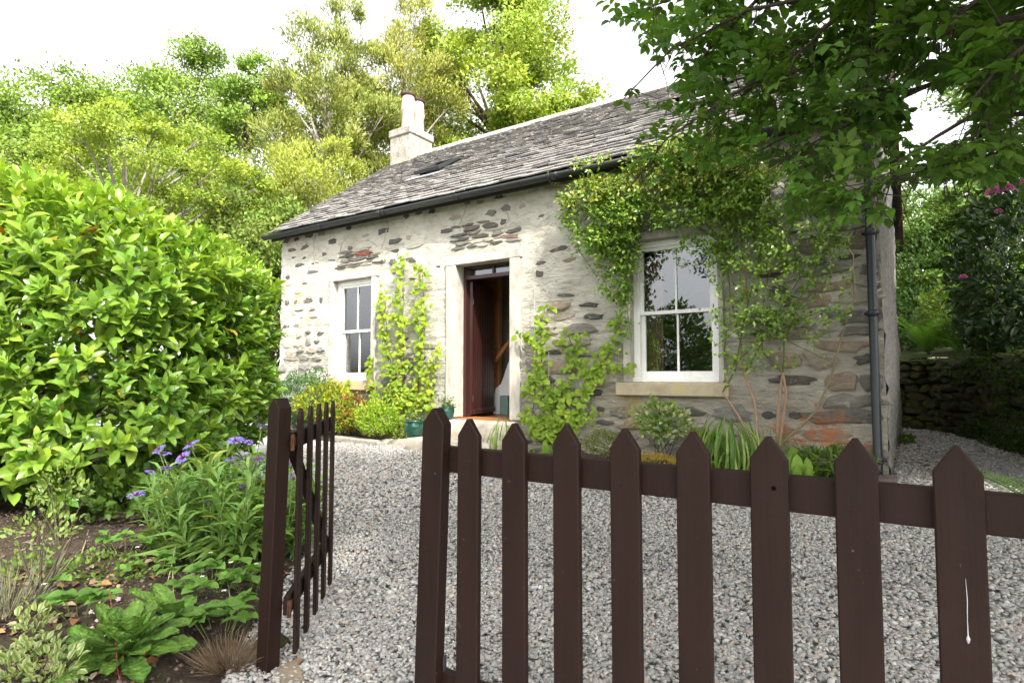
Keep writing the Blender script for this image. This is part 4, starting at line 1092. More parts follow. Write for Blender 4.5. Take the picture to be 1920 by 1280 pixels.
for (n, sc, tone, out) in ((3300, 1.0, 1.0, True), (2300, 0.90, 0.80, True), (2600, 0.80, 0.6, True)):
    Wp, Wn, loc = hedge_pts(n, sc)
    front_ = (Wn @ fw_ < 0.45) | (loc[:, 2] > 0.7) | (sc < 0.85)
    zmin = 0.30 + 0.30 * (vnoise(loc[:, 0] * 1.5, loc[:, 1] * 1.5, 0, 71) * 0.5 + 0.5) - 0.14 * (loc[:, 0] > 0.6)
    hole = fbm(Wp[:, 0] * 1.6, Wp[:, 1] * 1.6, Wp[:, 2] * 1.9, 73, 2) < -0.62
    k = front_ & (Wp[:, 2] > zmin) & (rng.random(n) < 0.97) & ~(hole & (sc > 0.85))
    Wp, Wn, loc = Wp[k], Wn[k], loc[k]
    for p, nn, lc in zip(Wp, Wn, loc):
        nl = rng.integers(5, 9); up = 0.55 + 0.5 * max(nn[2], 0); ax = unit(nn * 0.8 + np.array([0, 0, up]) + rng.normal(size=3) * 0.30)
        u1 = unit(np.cross(ax, [0.3, 0.2, 1.0])); u2 = np.cross(ax, u1); th = rng.uniform(0, 6.28) + np.arange(nl) * 2.4
        el = np.linspace(0.15, 1.15, nl)
        radial = np.cos(th)[:, None] * u1 + np.sin(th)[:, None] * u2
        Dl = unit(ax * np.cos(el)[:, None] * 1.0 + radial * np.sin(el + 0.25)[:, None] + rng.normal(size=(nl, 3)) * 0.12)
        Nl = unit(ax * 1.0 - radial * 0.35 + np.array([0, 0, 0.35]))
        pp = p + ax * np.linspace(0.05, -0.08, nl)[:, None]
        sz = rng.uniform(0.105, 0.178) * np.linspace(0.72, 1.08, nl)
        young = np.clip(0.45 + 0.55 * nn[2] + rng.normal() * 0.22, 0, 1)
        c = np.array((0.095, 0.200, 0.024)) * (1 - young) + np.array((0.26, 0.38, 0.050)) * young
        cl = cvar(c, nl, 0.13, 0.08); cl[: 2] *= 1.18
        if rng.random() < 0.055: cl[-1] = (0.32, 0.26, 0.04)
        if rng.random() < 0.025: cl[-1] = (0.28, 0.10, 0.025)
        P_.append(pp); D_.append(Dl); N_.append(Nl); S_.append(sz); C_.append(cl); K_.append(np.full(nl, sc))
P_, D_, N_, S_, C_, K_ = map(np.concatenate, (P_, D_, N_, S_, C_, K_))
print('laurel leaves', len(P_))
facing = np.sum((EYE - P_) * N_, 1) > -0.2
dshell = np.linalg.norm(P_ - HC, axis=1)
o_ = K_ > 0.95; i_n = ~o_
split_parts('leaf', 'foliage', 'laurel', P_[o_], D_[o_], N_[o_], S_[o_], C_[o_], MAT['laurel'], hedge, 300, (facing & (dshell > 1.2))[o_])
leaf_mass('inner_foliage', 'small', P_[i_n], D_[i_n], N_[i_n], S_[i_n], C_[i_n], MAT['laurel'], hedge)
wood = MB()
for k in range(46):
    b = camspot(-4.5 + np.clip(rng.normal(), -1.3, 1.3) * 0.7, 5.3 + np.clip(rng.normal(), -1.3, 1.3) * 0.35, 0.12); Wp, Wn, _ = hedge_pts(1, 0.80)
    e = Wp[0]
    if e[2] < 0.5: continue
    wood.tube(limb(b, e, 7, 0.06, 0.04), np.linspace(rng.uniform(0.018, 0.035), 0.006, 7), 6)
wood.build('branches', MAT['bark'], hedge, True)

# ================================================================ OVERHANGING TREE ON THE RIGHT
TB = np.array([1.75, -2.3, 0.08])
otree = thing('overhanging_tree', TB, 'dark leafy tree whose branches hang into the upper right of the view', 'tree')
wood = MB()
tp = limb(TB - np.array([0, 0, 0.2]), TB + np.array([-0.1, 0.2, 4.6]), 8, 0.08); wood.tube(tp, np.linspace(0.17, 0.07, 8), 10)
fork = lambda z_: tp[int(np.clip((z_ + 0.2) / 4.8 * 7, 0, 7))]
tips = []          # (path, leafiness)
BR = [  # branches in view: picture positions with depth
    ([(1900, 85, 3.3), (1720, 170, 3.3), (1560, 250, 3.4), (1450, 310, 3.6)], 3.0),
    ([(1920, 30, 3.1), (1660, 95, 3.3), (1420, 150, 3.6), (1250, 260, 3.8), (1195, 335, 3.9)], 3.2),
    ([(1900, -60, 3.2), (1600, -20, 3.4), (1400, 20, 3.6), (1260, 90, 3.7), (1165, 190, 3.8)], 3.6),
    ([(1950, -120, 3.4), (1560, -90, 3.6), (1330, -30, 3.8), (1180, 30, 3.9)], 3.9),
    ([(1930, 160, 3.0), (1800, 230, 3.0), (1690, 300, 3.0), (1640, 365, 3.05)], 2.6),
    ([(1960, 280, 2.9), (1860, 290, 2.95), (1760, 310, 3.0), (1690, 330, 3.0)], 2.3),
    ([(1920, 130, 3.5), (1740, 160, 3.7), (1560, 215, 3.9), (1420, 285, 4.0), (1370, 330, 4.1)], 3.0),
    ([(1800, 20, 3.4), (1640, 40, 3.5), (1500, 95, 3.6), (1380, 190, 3.8), (1320, 260, 3.9)], 3.4),
    ([(1960, 60, 2.7), (1880, 120, 2.75), (1830, 180, 2.8), (1790, 215, 2.8)], 2.9),
    ([(1980, 210, 2.8), (1900, 215, 2.8), (1840, 250, 2.85), (1780, 280, 2.9)], 2.5),
    ([(1700, -80, 3.2), (1580, 20, 3.3), (1490, 110, 3.4), (1450, 200, 3.5)], 3.8),
    ([(1800, -80, 3.0), (1700, 10, 3.1), (1630, 110, 3.2), (1590, 230, 3.3)], 3.7),
    ([(1900, -60, 2.8), (1820, 10, 2.9), (1760, 70, 3.0), (1720, 130, 3.1)], 3.5),
    ([(1500, -80, 3.7), (1420, 0, 3.8), (1340, 80, 3.9), (1290, 150, 4.0)], 4.0),
    ([(1960, 240, 3.6), (1900, 270, 3.7), (1850, 285, 3.8), (1790, 300, 3.9)], 2.6),
    ([(1720, 130, 3.8), (1640, 220, 3.9), (1560, 290, 4.0), (1500, 350, 4.05)], 3.0),
]
for pts, zf in BR:
    path = np.array([fork(zf)] + [at(*q) for q in pts]); fine = []
    for a_, b_ in zip(path[:-1], path[1:]):
        fine += list(limb(a_, b_, 6, 0.05))[:-1]
    fine.append(path[-1]); fine = np.array(fine)
    wood.tube(fine, np.linspace(0.020, 0.003, len(fine)), 6); tips.append((fine, 1.0, True))
# the rest of the crown out of view, then unseen boughs added for shade
for k in range(42):
    u = rand_unit(1)[0]; u[2] = abs(u[2])
    e = TB + np.array([u[0] * 3.3, u[1] * 4.0, 3.5 + u[2] * 3.3 * rng.uniform(0.2, 1.0)])
    px, py, Z = project(e)
    if Z > 0.3 and 0 < px < 1330 and py > -60: continue
    if e[2] < 3.8 and e[1] < -5.0: continue
    q = limb(fork(3.0 + 1.5 * rng.random()), e, 12, 0.10, 0.06); wood.tube(q, np.linspace(0.05, 0.006, 12), 5); tips.append((q, 0.75, False))
for k in range(44):  # added boughs behind the eye, put there to shade the near gravel
    u = rand_unit(1)[0]; e = np.array([2.7, -6.6, 5.9]) + u * np.array([3.0, 2.9, 2.3]) * rng.uniform(0.4, 1.0)
    q = limb(fork(3.4), e, 12, 0.08, 0.06); wood.tube(q, np.linspace(0.06, 0.006, 12), 5); tips.append((q[6:], 1.3, False))
for k in range(30):  # added boughs out of view that throw shade on the wooded bank
    u = rand_unit(1)[0]; e = np.array([4.0, 3.0, 5.6]) + u * np.array([2.0, 2.4, 2.2]) * rng.uniform(0.3, 1.0)
    q = limb(fork(3.4), e, 12, 0.08, 0.06); wood.tube(q, np.linspace(0.06, 0.006, 12), 5); tips.append((q[5:], 1.4, False))
for k in range(34):  # added boughs out of view that keep sun off the right gable
    u = rand_unit(1)[0]; e = np.array([2.9, 0.9, 4.9]) + u * np.array([1.7, 2.7, 1.7]) * rng.uniform(0.3, 1.0)
    q = limb(fork(3.0), e, 10, 0.08, 0.06); wood.tube(q, np.linspace(0.05, 0.006, 10), 5); tips.append((q[4:], 1.4, False))
for k in range(26):  # low added boughs behind the eye, blocking sun on the right-hand gravel
    u = rand_unit(1)[0]; e = np.array([3.3, -5.7, 3.4]) + u * np.array([1.3, 1.6, 1.3]) * rng.uniform(0.3, 1.0)
    q = limb(fork(2.4), e, 10, 0.08, 0.04); wood.tube(q, np.linspace(0.04, 0.006, 10), 5); tips.append((q[4:], 1.6, False))
def in_gap(P):
    px, py, Z = project(P)
    return (Z > 0) & (((px > 1700) & (px < 1825) & (py > 150) & (py < 268)) | ((px > 1680) & (px < 1920) & (py > 335) & (Z < 5)) | ((px < 1330) & (py > 345)) | ((px < 1135) & (py > -40)) | ((px > 1330) & (px < 1690) & (py > 410)) | ((px > 1120) & (px < 1200) & (py > 205) & (py < 300)) | ((px > 1250) & (px < 1480) & (py > 310) & (py < 420)) | ((px > 1190) & (px < 1270) & (py > 120) & (py < 190)))
P_, D_, N_, S_, C_ = [], [], [], [], []
def spray(p, d, nl, size, tone):
    """a pinnate leaf stalk with paired leaflets"""
    d = unit(d); side = unit(np.cross(d, np.array([0, 0, 1.0]) + rng.normal(size=3) * 0.3)); upn = np.cross(side, d)
    if upn[2] < 0: upn = -upn
    L = size * (0.5 * nl + 0.6)
    for j in range(nl):
        t_ = (j + 1.0) / nl; b = p + d * L * t_ + np.array([0, 0, -0.10 * L * t_ * t_])
        for sg in (-1, 1):
            P_.append(b); D_.append(unit(side * sg * 0.9 + d * 0.55 + np.array([0, 0, -0.22]) + rng.normal(size=3) * 0.14)); N_.append(unit(upn + rng.normal(size=3) * 0.25)); S_.append(size * rng.uniform(0.8, 1.15)); C_.append(tone)
    P_.append(p + d * L); D_.append(unit(d + np.array([0, 0, -0.25]))); N_.append(unit(upn)); S_.append(size * 1.15); C_.append(tone)
    return p + d * L
OG = np.array((0.066, 0.155, 0.020))
for path, dens, seen in tips:
    L = np.linalg.norm(np.diff(path, axis=0), axis=1).sum()
    ntw = int(L * (19 if seen else 7) * dens)
    for _ in range(ntw):
        t_ = rng.random() ** 0.75; i_ = min(int(t_ * (len(path) - 1)), len(path) - 2); p = path[i_] + (path[i_ + 1] - path[i_]) * rng.random()
        if seen and (project(p)[0] > 2150 or in_gap(p)): continue
        dirn = unit(path[i_ + 1] - path[i_]); tw = unit(dirn * 0.5 + rand_unit(1)[0] * 0.9 + np.array([0, 0, -0.15])); ln = rng.uniform(0.08, 0.38)
        e = p + tw * ln; wood.tube(limb(p, e, 3, 0.1), [0.0035, 0.0025, 0.0015], 4, caps=False)
        for _ in range(2 if seen else 3):
            tone = OG * rng.uniform(0.7, 1.5); tone = tone * np.array([1 + 0.35 * rng.random(), 1, 1])
            spray(p + tw * ln * rng.uniform(0.4, 1.0), unit(tw + rng.normal(size=3) * 0.55), int(rng.integers(2, 4)), rng.uniform(0.055, 0.085) if seen else rng.uniform(0.12, 0.20), tone)
P_, D_, N_, S_, C_ = map(np.array, (P_, D_, N_, S_, C_))
px, py, Z = project(P_)
gap = in_gap(P_)
behind_eye = np.linalg.norm(P_ - EYE, axis=1) < 1.3
k = ~(gap & (Z < 30)) & ~behind_eye
P_, D_, N_, S_, C_ = P_[k], D_[k], N_[k], S_[k], C_[k]
print('overhanging leaves', len(P_))
px, py, Z = project(P_); o_ = (Z > 0) & (px > 1050) & (px < 2000) & (py > -60); i_n = ~o_
split_parts('leaf', 'crown', 'oval', P_[o_], D_[o_], N_[o_], S_[o_], C_[o_], MAT['leaf'], otree, 300)
leaf_mass('unseen_crown', 'diamond', P_[i_n], D_[i_n], N_[i_n], S_[i_n], C_[i_n], MAT['leaf'], otree)
wood.build('trunk', MAT['bark'], otree, True)
# ================================================================ MOSSY WALL, BANK AND WOODLAND PLANTS
WL = np.array([(1.95, -1.6), (1.60, -0.2), (1.36, 1.2), (1.12, 2.8), (0.86, 4.6), (0.30, 6.2), (-1.2, 7.1), (-4.5, 7.5)])
def wl(s):
    seg = np.linalg.norm(np.diff(WL, axis=0), axis=1); cum = np.concatenate([[0], np.cumsum(seg)]); s = np.clip(s, 0, cum[-1] - 1e-4)
    i_ = int(np.searchsorted(cum, s, 'right') - 1); t_ = (s - cum[i_]) / seg[i_]; p = WL[i_] + (WL[i_ + 1] - WL[i_]) * t_
    d = unit(WL[i_ + 1] - WL[i_]); return p, d, cum[-1]
WLEN = wl(0)[2]; WTOP = lambda s: 1.40 + 0.06 * math.sin(s * 1.7) + 0.03 * math.sin(s * 4.1)
mw = thing('mossy_wall', (0.9, 4.2, 0.15), 'low dry stone wall thick with green moss curving round behind the cottage', 'wall')
core = MB(); v = []; ns = 40
for k in range(ns + 1):
    s_ = WLEN * k / ns; p, d, _ = wl(s_); nrm = np.array([d[1], -d[0]]) ; out = nrm * 0.05; back = nrm * 0.45
    v += [(p[0] + out[0], p[1] + out[1], 0.0), (p[0] + out[0], p[1] + out[1], WTOP(s_) - 0.10), (p[0] + back[0], p[1] + back[1], WTOP(s_) - 0.06), (p[0] + back[0], p[1] + back[1], 0.0)]
core.add(v, [(4 * k + j, 4 * k + 4 + j, 4 * k + 4 + (j + 1) % 4, 4 * k + (j + 1) % 4) for k in range(ns) for j in range(3)], (0.05, 0.048, 0.04)); core.build('core', MAT['moss'], mw)
z = 0.13; cnt = 0
while z < 1.36:
    h = random.uniform(0.08, 0.19); s_ = 1.0 + random.uniform(0, 0.2)
    while s_ < 9.6:
        w = random.uniform(0.18, 0.46); p, d, _ = wl(s_ + w / 2); ang = math.atan2(d[1], d[0])
        top_row = z + h > 1.22
        if z + h * 0.7 < WTOP(s_):
            c = np.array(random.choice([(0.06, 0.057, 0.048), (0.085, 0.08, 0.066), (0.05, 0.05, 0.042), (0.12, 0.115, 0.10)])) * random.uniform(0.8, 1.2) * (1.5 if top_row and random.random() < .3 else 1)
            me = stone_mesh(w * 1.0, h * 1.05, random.uniform(0.05, 0.11) + 0.02, c, 9, 'moss', 0.2, 0.08, 2.8)
            M = Matrix.Translation((p[0], p[1], z + h / 2 + random.uniform(-0.03, 0.03))) @ Matrix.Rotation(ang + math.pi, 4, 'Z') @ Matrix.Rotation(random.gauss(0, 0.07), 4, 'Y')
            if (M @ Vector((0, -1, 0)) - M @ Vector((0, 0, 0))).dot(Vector((*np.array([-d[1], d[0]]), 0))) < 0: M = M @ Matrix.Rotation(math.pi, 4, 'Z')
            link('stone', me, mw, None, M); cnt += 1
        s_ += w * 0.97
    z += h * 0.93
print('wall stones', cnt)
bank = MB(); v = []; rows = [0.02, 0.5, 1.2, 2.5, 5, 9, 16]; rise = [-0.06, 0.04, 0.16, 0.40, 0.9, 1.7, 3.0]
for k in range(ns + 1):
    s_ = WLEN * k / ns; p, d, _ = wl(s_); nrm = np.array([d[1], -d[0]])
    nrm = unit(nrm * 0.6 + np.array([0.62, 0.5]))
    for r_, z_ in zip(rows, rise): v.append((p[0] + nrm[0] * (r_ + 0.10), p[1] + nrm[1] * (r_ + 0.10), WTOP(s_) + z_ + 0.05 * float(fbm(p[0] * 2 + r_, p[1] * 2, 0, 91))))
nr = len(rows)
bank.add(v, [(nr * k + j, nr * k + nr + j, nr * k + nr + j + 1, nr * k + j + 1) for k in range(ns) for j in range(nr - 1)])
struct(bank.build('bank_terrain', MAT['ground'], None, True))

def fern(label, base, n, length, col, tilt=0.9, az0=0, az1=6.283, group='ferns by the path'):
    o = thing('fern', base, label, 'fern', group)
    for k in range(n):
        az = az0 + (az1 - az0) * (k + rng.random() * 0.7) / n; L = length * rng.uniform(0.7, 1.1); m = MB(); pts = []; nseg = 16
        el = rng.uniform(0.9, 1.25) * tilt; p = np.array(base, float); d = np.array([math.cos(az) * math.cos(el), math.sin(az) * math.cos(el), math.sin(el)]); side = np.array([-math.sin(az), math.cos(az), 0])
        c = cvar(col, 1, 0.15, 0.08)[0]; bend = rng.uniform(0.03, 0.07)
        for i_ in range(nseg + 1):
            pts.append(p.copy()); p = p + d * L / nseg; d = unit(d + np.array([math.cos(az) * 0.03, math.sin(az) * 0.03, -bend]))
        pts = np.array(pts); m.tube(pts, np.linspace(0.004, 0.001, nseg + 1), 4, c * 0.7, caps=False)
        for i_ in range(2, nseg):
            t_ = i_ / nseg; pl = L * 0.24 * math.sin(math.pi * min(t_ * 0.9 + 0.12, 1)) ** 0.8; dd = unit(pts[min(i_ + 1, nseg)] - pts[i_ - 1]); up = np.cross(side, dd)
            for half in (0, 0.5):
                b = pts[i_] + (pts[min(i_ + 1, nseg)] - pts[i_]) * half
                for sg in (-1, 1):
                    e = b + (side * sg * 0.95 + dd * 0.3 - up * 0.10) * pl; w_ = dd * L / nseg * 0.15
                    mid = (b + e) / 2
                    m.add([b, mid - w_, e, mid + w_], [(0, 1, 2, 3)] if sg > 0 else [(3, 2, 1, 0)], c * rng.uniform(0.85, 1.15))
        m.build('frond', MAT['leaf'], o, True)
    return o
def wall_spot(px, back=0.4, dz=0.0):
    """a spot on the bank just behind the wall under picture column px"""
    best = min((abs(float(project(np.array([*(wl(s_)[0] + np.array([wl(s_)[1][1], -wl(s_)[1][0]]) * back), 1.4]))[0]) - px), s_) for s_ in np.linspace(0.5, 12, 150))
    p, d, _ = wl(best[1]); q = p + np.array([d[1], -d[0]]) * back
    return np.array([q[0], q[1], WTOP(best[1]) + 0.02 + dz])
FG = (0.10, 0.20, 0.025)
fern('big fresh green fern above the mossy wall next to the cottage corner', wall_spot(1738, 0.45), 13, 1.05, FG, 1.08)
fern('small fern above the mossy wall, right of the big fresh fern', wall_spot(1800, 0.35), 9, 0.55, (0.075, 0.16, 0.022))
fern('low fern arching over the wall top under the rhododendron', wall_spot(1845, 0.3), 8, 0.5, (0.07, 0.15, 0.02))
fern('fern at the far right edge beside the gravel path, behind the last picket', np.array([*on_ground(1975, 965)[:2], 0.06]), 14, 0.66, (0.12, 0.24, 0.045), 0.85)

# low greenery growing from the wall face
reseed('wall greenery')
pw, dw = [], []
for _ in range(1900):
    s_ = rng.uniform(1.5, 10); p, d, _L = wl(s_); nrm = np.array([-d[1], d[0]]); zz = 0.15 + 1.3 * rng.random() ** 1.5
    if vnoise(s_ * 1.4, zz * 2.5, 0, 101) < 0.05: continue
    pw.append((p[0] + nrm[0] * rng.uniform(0.06, 0.16), p[1] + nrm[1] * rng.uniform(0.06, 0.16), zz)); dw.append(unit(np.array([nrm[0], nrm[1], 0.25]) + rng.normal(size=3) * 0.6))
pw, dw = np.array(pw), np.array(dw)
pw = np.repeat(pw, 7, 0) + rng.normal(size=(len(pw) * 7, 3)) * 0.035; dw = unit(np.repeat(dw, 7, 0) + rng.normal(size=(len(pw), 3)) * 0.5)
tag(leaf_mass('wall_greenery', 'small', pw, dw, unit(rng.normal(size=(len(pw), 3)) * 0.5 + np.array([0, 0, 1.0])), rng.uniform(0.025, 0.055, len(pw)), cvar((0.055, 0.11, 0.018), len(pw)), MAT['leaf']), 'small green weeds growing out of the mossy wall face', 'weeds', kind='stuff')

def shrub(name, label, base, rx, ry, h, n, shape, size, col, mat='leaf', cat='shrub', group=None, stems=14, col2=None, up=0.5, z0=0.1, stem_mat='bark', holes=0.0, tilt=0.5, edge=None, stem_r=0.006, shell=0.5, axes=None):
    """a bush of single leaves round thin stems"""
    base = np.asarray(base, float); o = thing(name, base, label, cat, group)
    d = rand_unit(n); r_ = shell + (1 - shell) * rng.random((n, 1)) ** 0.6
    q = d * r_ * np.array([rx, ry, 0.5 * h * (1 - z0)]); q[:, 2] += h * (0.5 + z0 / 2)
    lump = fbm(d[:, 0] * 2.2 + base[0], d[:, 1] * 2.2, d[:, 2] * 2.2, 7, 2); q *= (1 + 0.16 * lump)[:, None]
    if holes: k = fbm(q[:, 0] / rx * 1.8, q[:, 1] / rx * 1.8, q[:, 2] / h * 3, 17, 2) > -1 + holes * 1.1; q, d = q[k], d[k]
    n = len(q); D = unit(d * 0.7 + rand_unit(n) * 0.6 + np.array([0, 0, up])); N = unit(np.array([0, 0, 1.0]) * (1 - tilt) + d * tilt + rand_unit(n) * 0.4)
    cc = cvar(col, n, 0.16, 0.08)
    if col2 is not None: mm = (rng.random((n, 1)) < 0.45); cc = np.where(mm, cvar(col2, n, 0.15, 0.08), cc)
    leaf_mass('foliage', shape, base + q, D, N, size * rng.uniform(0.6, 1.3, n), cc, MAT[mat], o, None, edge=edge)
    w = MB()
    for _ in range(stems):
        e = base + q[rng.integers(n)] * 0.85; w.tube(limb(base + np.array([rng.normal() * rx * .15, rng.normal() * ry * .15, -0.02]), e, 5, 0.12), np.linspace(stem_r, stem_r * 0.35, 5), 5, caps=False)
    if stems: w.build('stems', MAT[stem_mat], o, True)
    return o
# rhododendron on the right, over the wall
rb = at(1925, 520, 8.6); rb[2] = 1.35
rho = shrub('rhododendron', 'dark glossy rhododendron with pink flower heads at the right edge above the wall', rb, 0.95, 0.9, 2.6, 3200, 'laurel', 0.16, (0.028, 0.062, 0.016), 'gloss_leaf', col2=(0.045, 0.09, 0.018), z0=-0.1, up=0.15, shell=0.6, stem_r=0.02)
def truss(p, r_, col, parent):
    n = 46; d = rand_unit(n); d[:, 2] = np.abs(d[:, 2]) * 0.8 + 0.05
    leaf_mass('flower', 'heart', np.tile(p, (n, 1)) + d * r_ * 0.6, unit(d + rand_unit(n) * 0.5), unit(rand_unit(n) + d * 0.2), np.full(n, r_ * 0.6), cvar(col, n, 0.15, 0.1), MAT['petal'], parent, None)
for (px, py, Z, r_) in ((1862, 362, 7.5, 0.085), (1885, 356, 7.5, 0.09), (1897, 312, 7.4, 0.06), (1912, 345, 7.5, 0.06), (1806, 521, 7.9, 0.05), (1872, 398, 7.6, 0.045)):
    truss(at(px, py, Z), r_, (0.50, 0.17, 0.48), rho)
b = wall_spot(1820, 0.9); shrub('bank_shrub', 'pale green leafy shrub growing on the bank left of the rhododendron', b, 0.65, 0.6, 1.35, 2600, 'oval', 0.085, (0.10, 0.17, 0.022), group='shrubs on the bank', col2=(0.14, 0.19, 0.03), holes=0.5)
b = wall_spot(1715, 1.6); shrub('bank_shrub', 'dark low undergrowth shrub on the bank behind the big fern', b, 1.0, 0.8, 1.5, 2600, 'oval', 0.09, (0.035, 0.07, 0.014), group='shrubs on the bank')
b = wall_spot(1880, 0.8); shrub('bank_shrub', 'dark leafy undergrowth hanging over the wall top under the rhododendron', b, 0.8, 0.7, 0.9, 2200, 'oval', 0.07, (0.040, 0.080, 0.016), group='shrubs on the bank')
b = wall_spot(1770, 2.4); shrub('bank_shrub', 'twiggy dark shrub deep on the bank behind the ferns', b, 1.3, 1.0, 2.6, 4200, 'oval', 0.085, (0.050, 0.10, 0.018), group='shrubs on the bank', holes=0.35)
reseed('litter')
# fallen leaves on path and bed
def litter(name, n, region, zf, size, label):
    x, y = region; k = len(x); P = np.stack([x, y, zf(x, y) + 0.012], 1); th = rng.uniform(0, 6.283, k); D = np.stack([np.cos(th), np.sin(th), rng.normal(size=k) * 0.15], 1); N = unit(np.array([0, 0, 1.0]) + rng.normal(size=(k, 3)) * 0.35)
    pal_ = np.array([(0.16, 0.10, 0.055), (0.11, 0.07, 0.045), (0.26, 0.19, 0.11), (0.30, 0.14, 0.06), (0.24, 0.19, 0.135)]); c = pal_[rng.integers(0, 5, k)] * rng.uniform(0.7, 1.2, (k, 1))
    return tag(leaf_mass(name, 'oval', P, D, N, size * rng.uniform(0.3, 1.3, k), c, MAT['dry']), label, 'leaves', kind='stuff')
xs, ys = rng.uniform(-0.3, 1.6, 6000), rng.uniform(-2.5, 7, 6000); dd = np.array([min(np.hypot(xs[i_] - WL[:, 0], ys[i_] - WL[:, 1]).min(), 9) for i_ in range(len(xs))])
edge_r = np.array([abs(np.interp(ys[i_], WL[:6, 1], WL[:6, 0]) - xs[i_]) for i_ in range(len(xs))])
k = ((edge_r < 0.10 + 0.38 * rng.random(6000)) & (xs < np.interp(ys, WL[:6, 1], WL[:6, 0]))) | ((xs < 0.15) & (ys > 0.3) & (ys < 5) & (rng.random(6000) < 0.5))
litter('fallen_leaves', 0, (xs[k], ys[k]), gz, 0.06, 'brown fallen leaves lining the gravel path along the mossy wall')
xs, ys = rng.uniform(-5.5, -1.9, 2600), rng.uniform(-6.2, -3.2, 2600); k = in_poly(BED, xs, ys) & (vnoise(xs * 2, ys * 2, 0, 5) > 0.15)
litter('leaf_litter', 0, (xs[k], ys[k]), bed_z, 0.06, 'dead brown and orange leaves lying on the soil of the left bed')

xs, ys = rng.uniform(-5, 0.5, 60), rng.uniform(-5.6, -1.2, 60); k = ~in_poly(BED, xs, ys)
litter('stray_leaves', 0, (xs[k], ys[k]), lambda x, y: gz(x, y) + 0.01, 0.05, 'a few stray dead leaves scattered on the grey gravel')
# ================================================================ CLIMBERS ON THE COTTAGE
def strand_pts(pix, y=-0.05):
    p = np.array([on_y(a_, b_, y) for a_, b_ in pix]); out = []
    for a_, b_ in zip(p[:-1], p[1:]):
        n = max(2, int(np.linalg.norm(b_ - a_) / 0.06))
        out += [a_ + (b_ - a_) * t_ / n for t_ in range(n)]
    out.append(p[-1]); out = np.array(out); out[:, 1] += -0.02 * rng.random(len(out)); return out
def hydrangea(label, strands, base, col, col2, per_m=62, size=0.075):
    o = thing('climbing_hydrangea', base, label, 'climber', 'climbing hydrangeas on the front wall'); w = MB(); P, D = [], []
    for pix, wid, dens in strands:
        s_ = strand_pts(pix); w.tube(s_, np.linspace(0.009, 0.004, len(s_)), 5, (0.12, 0.06, 0.035), caps=False)
        L = np.linalg.norm(np.diff(s_, axis=0), axis=1).sum(); n = int(L * per_m * dens)
        for _ in range(n):
            p = s_[rng.integers(len(s_))] + np.array([rng.normal() * wid, -0.02 - 0.07 * rng.random(), rng.normal() * 0.035]); P.append(p)
            D.append(unit(np.array([rng.normal() * 0.8, -0.25, -0.75 + rng.normal() * 0.35])))
    P, D = np.array(P), np.array(D); n = len(P); N = unit(np.array([0.1, -1.0, 0.65]) + rng.normal(size=(n, 3)) * 0.35); S = size * rng.uniform(0.6, 1.25, n)
    C = np.where(rng.random((n, 1)) < 0.5, cvar(col, n, 0.14, 0.08), cvar(col2, n, 0.12, 0.08))
    print('hydrangea', n)
    split_parts('leaf', 'foliage', 'heart', P, D, N, S, C, MAT['leaf'], o, 300)
    w.build('stems', MAT['rose_stem'], o, True); return o
YG, YG2 = (0.19, 0.30, 0.022), (0.29, 0.36, 0.035)
gx = float(on_y(745, 790, -0.08)[0])
hydrangea('yellow green climber on the wall between the left window and the door', [
    ([(775, 775), (760, 720), (757, 640), (757, 560), (758, 480)], 0.055, 0.9), ([(775, 775), (790, 700), (797, 620), (795, 560), (793, 500)], 0.065, 1.1), ([(760, 775), (735, 700), (726, 620), (722, 540)], 0.060, 1.0),
    ([(770, 760), (735, 730), (712, 760), (705, 720)], 0.06, 0.9), ([(780, 760), (805, 740), (815, 690), (826, 650)], 0.06, 1.0), ([(760, 760), (780, 735), (800, 745), (810, 770)], 0.06, 1.1), ([(740, 740), (745, 690), (770, 680)], 0.07, 0.9),
    ([(716, 760), (703, 740), (700, 690), (702, 668)], 0.03, 0.8), ([(757, 600), (740, 590), (775, 605)], 0.05, 0.7), ([(795, 700), (815, 720), (800, 760)], 0.06, 1.1)], (gx, -0.1, 0.2), YG, YG2, 92, 0.078)
gx = float(on_y(1040, 815, -0.08)[0])
hydrangea('heart leaved climber on the wall between the door and the right window', [
    ([(1035, 815), (1020, 740), (1016, 660), (1022, 575)], 0.055, 1.0), ([(1040, 815), (1060, 740), (1075, 690), (1090, 630)], 0.075, 1.0), ([(1045, 815), (1085, 760), (1120, 700), (1140, 650)], 0.08, 1.0),
    ([(1030, 810), (1000, 770), (1005, 720), (1010, 690)], 0.06, 0.9), ([(1030, 815), (1000, 800), (985, 780)], 0.05, 0.9), ([(1050, 815), (1080, 790), (1110, 770)], 0.07, 1.0), ([(1120, 700), (1145, 660), (1160, 600)], 0.04, 0.8),
    ([(1010, 640), (990, 630), (980, 622)], 0.03, 0.8), ([(1060, 740), (1040, 720), (1035, 770)], 0.08, 1.1), ([(1110, 720), (1090, 680), (1060, 620)], 0.05, 0.6), ([(1150, 690), (1180, 690), (1195, 688)], 0.03, 0.6)], (gx, -0.1, 0.2), (0.17, 0.27, 0.022), (0.23, 0.32, 0.03), 95, 0.078)
gx = float(on_y(1238, 800, -0.08)[0])
hydrangea('small sprig of heart shaped leaves under the right window sill', [([(1230, 800), (1235, 770), (1245, 750)], 0.07, 1.6), ([(1235, 785), (1255, 765), (1258, 755)], 0.05, 1.2)], (gx, -0.1, 0.2), (0.13, 0.24, 0.02), (0.18, 0.28, 0.026), 60, 0.085)
gx = float(on_y(662, 740, -0.08)[0])
hydrangea('thin trailing sprig below the left window sill', [([(660, 770), (662, 740), (657, 712)], 0.025, 1.3)], (gx, -0.1, 0.2), YG, YG2, 50, 0.065)

